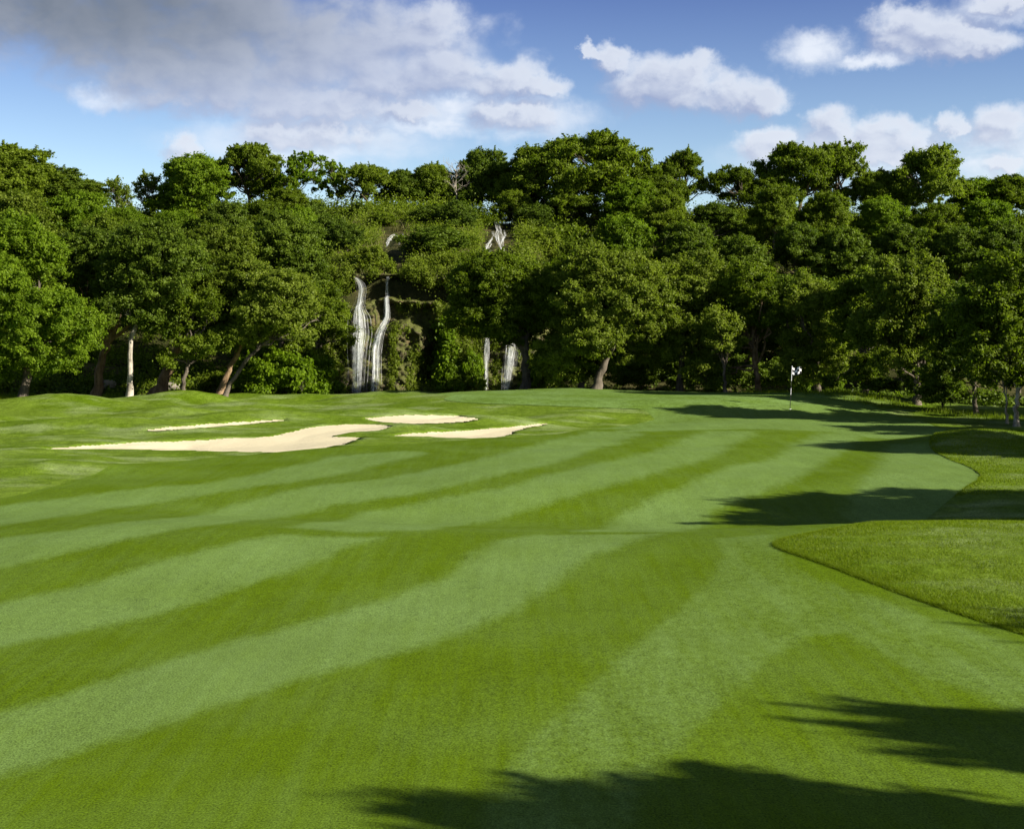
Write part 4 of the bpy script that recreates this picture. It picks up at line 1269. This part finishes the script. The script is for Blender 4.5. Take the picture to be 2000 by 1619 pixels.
# ------------------------------------------------------------------ vines on the rock, undergrowth, grasses, stones
def build_vines():
    rng = np.random.default_rng(77)
    x = rng.normal(-4.42, 0.42, 70); z = rng.uniform(0.3, 4.6, 70)
    y = CLIFF_Y - cliff_face(x, z) - 0.12
    C = np.stack([x, y, z], -1)
    R = rng.uniform(0.2, 0.42, 70)
    v, f, t = clump_leaves(rng, C, R, (R * 260).astype(int), np.tile([[0.2, -1, 0.2]], (70, 1)), 1.3, 0.12, 0.075, droop=0.6)
    o = np.array([-4.4, 93.0, 0.3])
    obj('vine', mesh('vine', v - o, f, M['vine'], False, {'tint': ('POINT', t)}), label='curtain of bright green vines on the rock pillar between the two pairs of falls', category='vine').location = o
    # fringe of hanging plants along the lip of the cliff and moss tufts on its ledges
    n = 3400
    x = rng.uniform(-13.3, 1.5, n)
    z = np.where(rng.uniform(size=n) < 0.35, rng.uniform(6.9, 8.0, n), rng.uniform(0.1, 6.0, n))
    skip = ((np.abs(x + 10.05) < 0.75) | (np.abs(x + 8.6) < 0.6) | (np.abs(x + 1.68) < 0.35) | (np.abs(x + 0.15) < 0.6) | ((x > -9.5) & (x < -5) & (((z > 4.4) & (z < 5.45)) | ((z > 6.15) & (z < 6.9)))) | (vnoise(x * 1.1, z * 1.1, 19) < 0.33))
    x, z = x[~skip], z[~skip]
    lip = rng.uniform(-13.4, 1.6, 170); lip = lip[(np.abs(lip + 10.05) > 0.4) & (np.abs(lip + 8.5) > 0.35)]
    x = np.concatenate([x, lip]); z = np.concatenate([z, rng.uniform(7.35, 8.25, len(lip))])
    y = CLIFF_Y - cliff_face(x, np.minimum(z, 7.9)) - 0.05
    C = np.stack([x, y, z], -1); R = np.where(z > 7.3, rng.uniform(0.2, 0.5, len(x)), rng.uniform(0.10, 0.34, len(x)))
    v, f, t = clump_leaves(rng, C, R, (R * 210).astype(int), np.tile([[0.2, -1, 0.3]], (len(x), 1)), 1.5, 0.075, 0.035, droop=1.0)
    obj('cliff_vegetation', mesh('cliff_vegetation', v, f, M['willow'], False, {'tint': ('POINT', t)}), kind='stuff')


def build_undergrowth():
    rng = np.random.default_rng(5)
    n = 5200
    x = rng.uniform(-52, 50, n); y = 91.5 + 38 * rng.uniform(0, 1, n) ** 1.0
    cl = (x > -13.8) & (x < 2.2) & (y < 96.6)
    open_ = (x > -12.5) & (x < 6) & (y > 96) & (rng.uniform(size=n) < 0.45)
    col = x / y * F + HX
    casc = (y > 96.4) & (((col > 938) & (col < 1008)) | ((col > 744) & (col < 796)))
    k = ~(cl | open_ | casc | ((x > 2.5) & (y < 97.5)))
    x, y = x[k], y[k]
    R = rng.uniform(0.3, 0.85, len(x))
    xr_ = rng.uniform(-50, 48, 1100); gap = vnoise(xr_ * 0.35, xr_ * 0, 61) > 0.26
    xr_ = xr_[gap]
    x = np.concatenate([x, xr_]); y = np.concatenate([y, rng.uniform(120, 131, len(xr_))]); R = np.concatenate([R, rng.uniform(0.6, 1.5, len(xr_))])
    z = height(x, y)
    C = np.stack([x, y, z + R * 0.45], -1)
    v, f, t = clump_leaves(rng, C, R, (R * R * 170 + 10).astype(int), np.tile([[0.3, -0.5, 0.7]], (len(x), 1)), 0.95, 0.105, 0.055)
    obj('undergrowth', mesh('undergrowth', v, f, M['oak'], False, {'tint': ('POINT', t)}), kind='stuff')
    # scrub along the foot of the trees, leaves darkened to stand for shade
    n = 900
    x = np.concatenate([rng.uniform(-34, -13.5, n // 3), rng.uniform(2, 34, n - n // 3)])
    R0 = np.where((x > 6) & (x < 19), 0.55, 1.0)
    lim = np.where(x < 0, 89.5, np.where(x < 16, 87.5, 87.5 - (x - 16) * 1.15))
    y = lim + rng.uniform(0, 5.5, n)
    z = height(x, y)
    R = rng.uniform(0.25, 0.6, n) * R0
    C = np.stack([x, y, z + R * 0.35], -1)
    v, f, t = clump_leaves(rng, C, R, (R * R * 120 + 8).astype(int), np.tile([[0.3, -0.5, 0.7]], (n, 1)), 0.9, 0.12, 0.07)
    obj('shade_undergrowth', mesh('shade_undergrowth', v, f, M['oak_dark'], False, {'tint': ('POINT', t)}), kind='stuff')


def build_slope_scrub():
    """Light feathery scrub all over the open slope above the cliff."""
    rng = np.random.default_rng(41)
    n = 1500
    x = rng.uniform(-14, 8, n); y = rng.uniform(96.4, 124, n)
    col = x / y * F + HX
    k = ~(((col > 932) & (col < 1012)) | ((col > 742) & (col < 800) & (y < 116))) & (vnoise(x * 0.5, y * 0.5, 23) > 0.36)
    x, y = x[k], y[k]
    R = rng.uniform(0.3, 0.85, len(x))
    C = np.stack([x, y, height(x, y) + R * 0.5], -1)
    v, f, t = clump_leaves(rng, C, R, (R * R * 230 + 12).astype(int), np.tile([[0.3, -0.6, 0.6]], (len(x), 1)), 1.2, 0.095, 0.042, up=0.25)
    obj('slope_scrub', mesh('slope_scrub', v, f, M['willow'], False, {'tint': ('POINT', t)}), kind='stuff')


def blades(rng, x, y, h, w, lean=0.35, z0=None):
    n = len(x)
    z = height(x, y) if z0 is None else z0
    a = rng.uniform(0, 2 * math.pi, n)
    t = np.stack([np.cos(a), np.sin(a), 0 * a], -1) * (w[:, None] / 2)
    tip = np.stack([x, y, z + h], -1) + np.stack([rng.normal(0, 1, n), rng.normal(0, 1, n), 0 * a], -1) * (lean * h)[:, None]
    b = np.stack([x, y, z - 0.01], -1)
    v = np.stack([b - t, b + t, tip], 1).reshape(-1, 3)
    tint = np.repeat(np.clip(rng.normal(0.45, 0.22, n), 0, 1), 3)
    return v, np.arange(3 * n).reshape(n, 3), tint


def grass_object(name, parts, mat):
    v, f = join([(p[0], p[1]) for p in parts])
    t = np.concatenate([p[2] for p in parts])
    obj(name, mesh(name, v, f, M[mat], False, {'tint': ('POINT', t)}), kind='stuff')


def build_grass():
    rng = np.random.default_rng(12)
    # rough on the near mound and along the mown edge
    n = 190000
    y = rng.uniform(17.5, 33.0, n); x = np.interp(y, YR, XR) + 0.03 + 9.0 * rng.uniform(0, 1, n) ** 1.6
    k = x < 0.40 * y + 0.6
    x, y = x[k], y[k]
    p1 = blades(rng, x, y, rng.uniform(0.02, 0.05, len(x)), np.full(len(x), 0.009), 0.9, course(x, y) + 0.016)
    n = 60000
    y = rng.uniform(36, 56.0, n); x = np.interp(y, YR, XR) + 0.03 + 8.0 * rng.uniform(0, 1, n) ** 1.4
    p2 = blades(rng, x, y, rng.uniform(0.03, 0.06, n), np.full(n, 0.018), 0.9, course(x, y) + 0.01)
    # stray blades that fringe the cut edge
    n = 42000
    y = rng.uniform(17.0, 27.5, n); x = np.interp(y, YR, XR) + rng.normal(0.03, 0.035, n)
    p3 = blades(rng, x, y, rng.uniform(0.015, 0.05, n), np.full(n, 0.008), 0.9, course(x, y))
    grass_object('rough_grass', [p1, p2, p3], 'blade')
    # tall grass at the edge of the wood
    n = 10000
    x = rng.uniform(13, 27, n); y = 82 - (x - 13) * 1.35 + rng.normal(0, 1.6, n) + 1.0
    tuft = vnoise(x * 1.3, y * 1.3, 3)
    k = tuft > 0.35
    x, y = x[k], y[k]
    p1 = blades(rng, x, y, rng.uniform(0.1, 0.5, len(x)) * tuft[k], np.full(len(x), 0.02), 0.25)
    n = 7000
    x = rng.uniform(-34, -24, n); y = rng.uniform(84, 88, n)
    p2 = blades(rng, x, y, rng.uniform(0.1, 0.4, n), np.full(n, 0.02), 0.3)
    grass_object('tall_grass', [p1, p2], 'blade')
    # dry grass on the open slope above the cliff
    n = 42000
    x = rng.uniform(-13.5, 10, n); y = rng.uniform(96.3, 126, n)
    col = x / y * F + HX
    k = (vnoise(x * 0.55, y * 0.55, 8) > 0.42) & ~(((col > 940) & (col < 1004)) | ((col > 750) & (col < 792) & (y < 114)))
    x, y = x[k], y[k]
    grass_object('dry_grass', [blades(rng, x, y, rng.uniform(0.2, 0.75, len(x)), np.full(len(x), 0.035), 0.35)], 'drygrass')


def build_dead_tree():
    rng = np.random.default_rng(3)
    k = 126 / F
    x = (890 - HX) * k
    z = float(height(x, 126.0))
    parts = [tube([(0, 0, -0.3), (0.1, 0, 1.6), (0.0, 0, 3.0), (0.15, 0, 4.6)], [0.09, 0.07, 0.05, 0.015], 7)]
    for i in range(26):
        h = rng.uniform(1.6, 4.4); a = rng.uniform(0, 6.28); l = rng.uniform(0.5, 1.6)
        d = np.array([math.cos(a), math.sin(a) * 0.6, rng.uniform(0.3, 1.1)])
        p0 = np.array([0.06, 0, h]); p1 = p0 + d * l * 0.5 + rng.normal(0, 0.08, 3); p2 = p0 + d * l
        parts.append(tube([p0, p1, p2], [0.035, 0.022, 0.007], 5))
        for _ in range(3):
            e = p1 + (p2 - p1) * rng.uniform(0, 1)
            parts.append(tube([e, e + rng.normal(0, 0.25, 3) + [0, 0, 0.2]], [0.013, 0.005], 4))
    v, f = join(parts)
    o = obj('dead_tree', mesh('dead_tree', v, f, M['twig'], True), label='dead grey leafless tree poking up between dark skyline oaks', category='tree')
    o.location = (x, 126.0, z)


def rock(name, px, py, Y, w, h, label, seed):
    m = M.get('stone')
    if m is None:
        m = M['stone'] = bark_material('pale_stone', (0.09, 0.08, 0.062), (0.25, 0.23, 0.19), 3.0)
    k = Y / F
    x, z = px_world(px, py, Y)
    th, ph = np.meshgrid(np.linspace(0, 2 * math.pi, 33), np.linspace(0.02, math.pi - 0.02, 17))
    d = np.stack([np.cos(th) * np.sin(ph), np.sin(th) * np.sin(ph), np.cos(ph)], -1)
    d = np.sign(d) * np.abs(d) ** 0.7
    nz = 0.8 + 0.4 * fbm(d[..., 0] * 1.7 + seed + d[..., 2], d[..., 1] * 1.7 + d[..., 2] * 1.3, seed, 4)
    nz[:, -1] = nz[:, 0]
    v = d * nz[..., None] * np.array([w * k / 2, w * k / 2 * 0.8, h * k / 2])
    o = obj(name, mesh(name, v.reshape(-1, 3), grid_faces(17, 33), m, True), label=label, category='rock')
    o.location = (x, Y, z)


build_vines()
build_undergrowth()
build_slope_scrub()
build_grass()
build_dead_tree()
rock('boulder', 574, 706, 90.5, 44, 22, 'pale limestone boulder above the sunlit shrubs west of the cliff', 1)
rock('boulder', 330, 756, 92, 50, 18, 'pale grey limestone outcrop in shade behind the thickest leaning trunk', 2)
rock('boulder', 208, 752, 92, 36, 20, 'pale limestone outcrop behind the leaning brown trunk', 3)
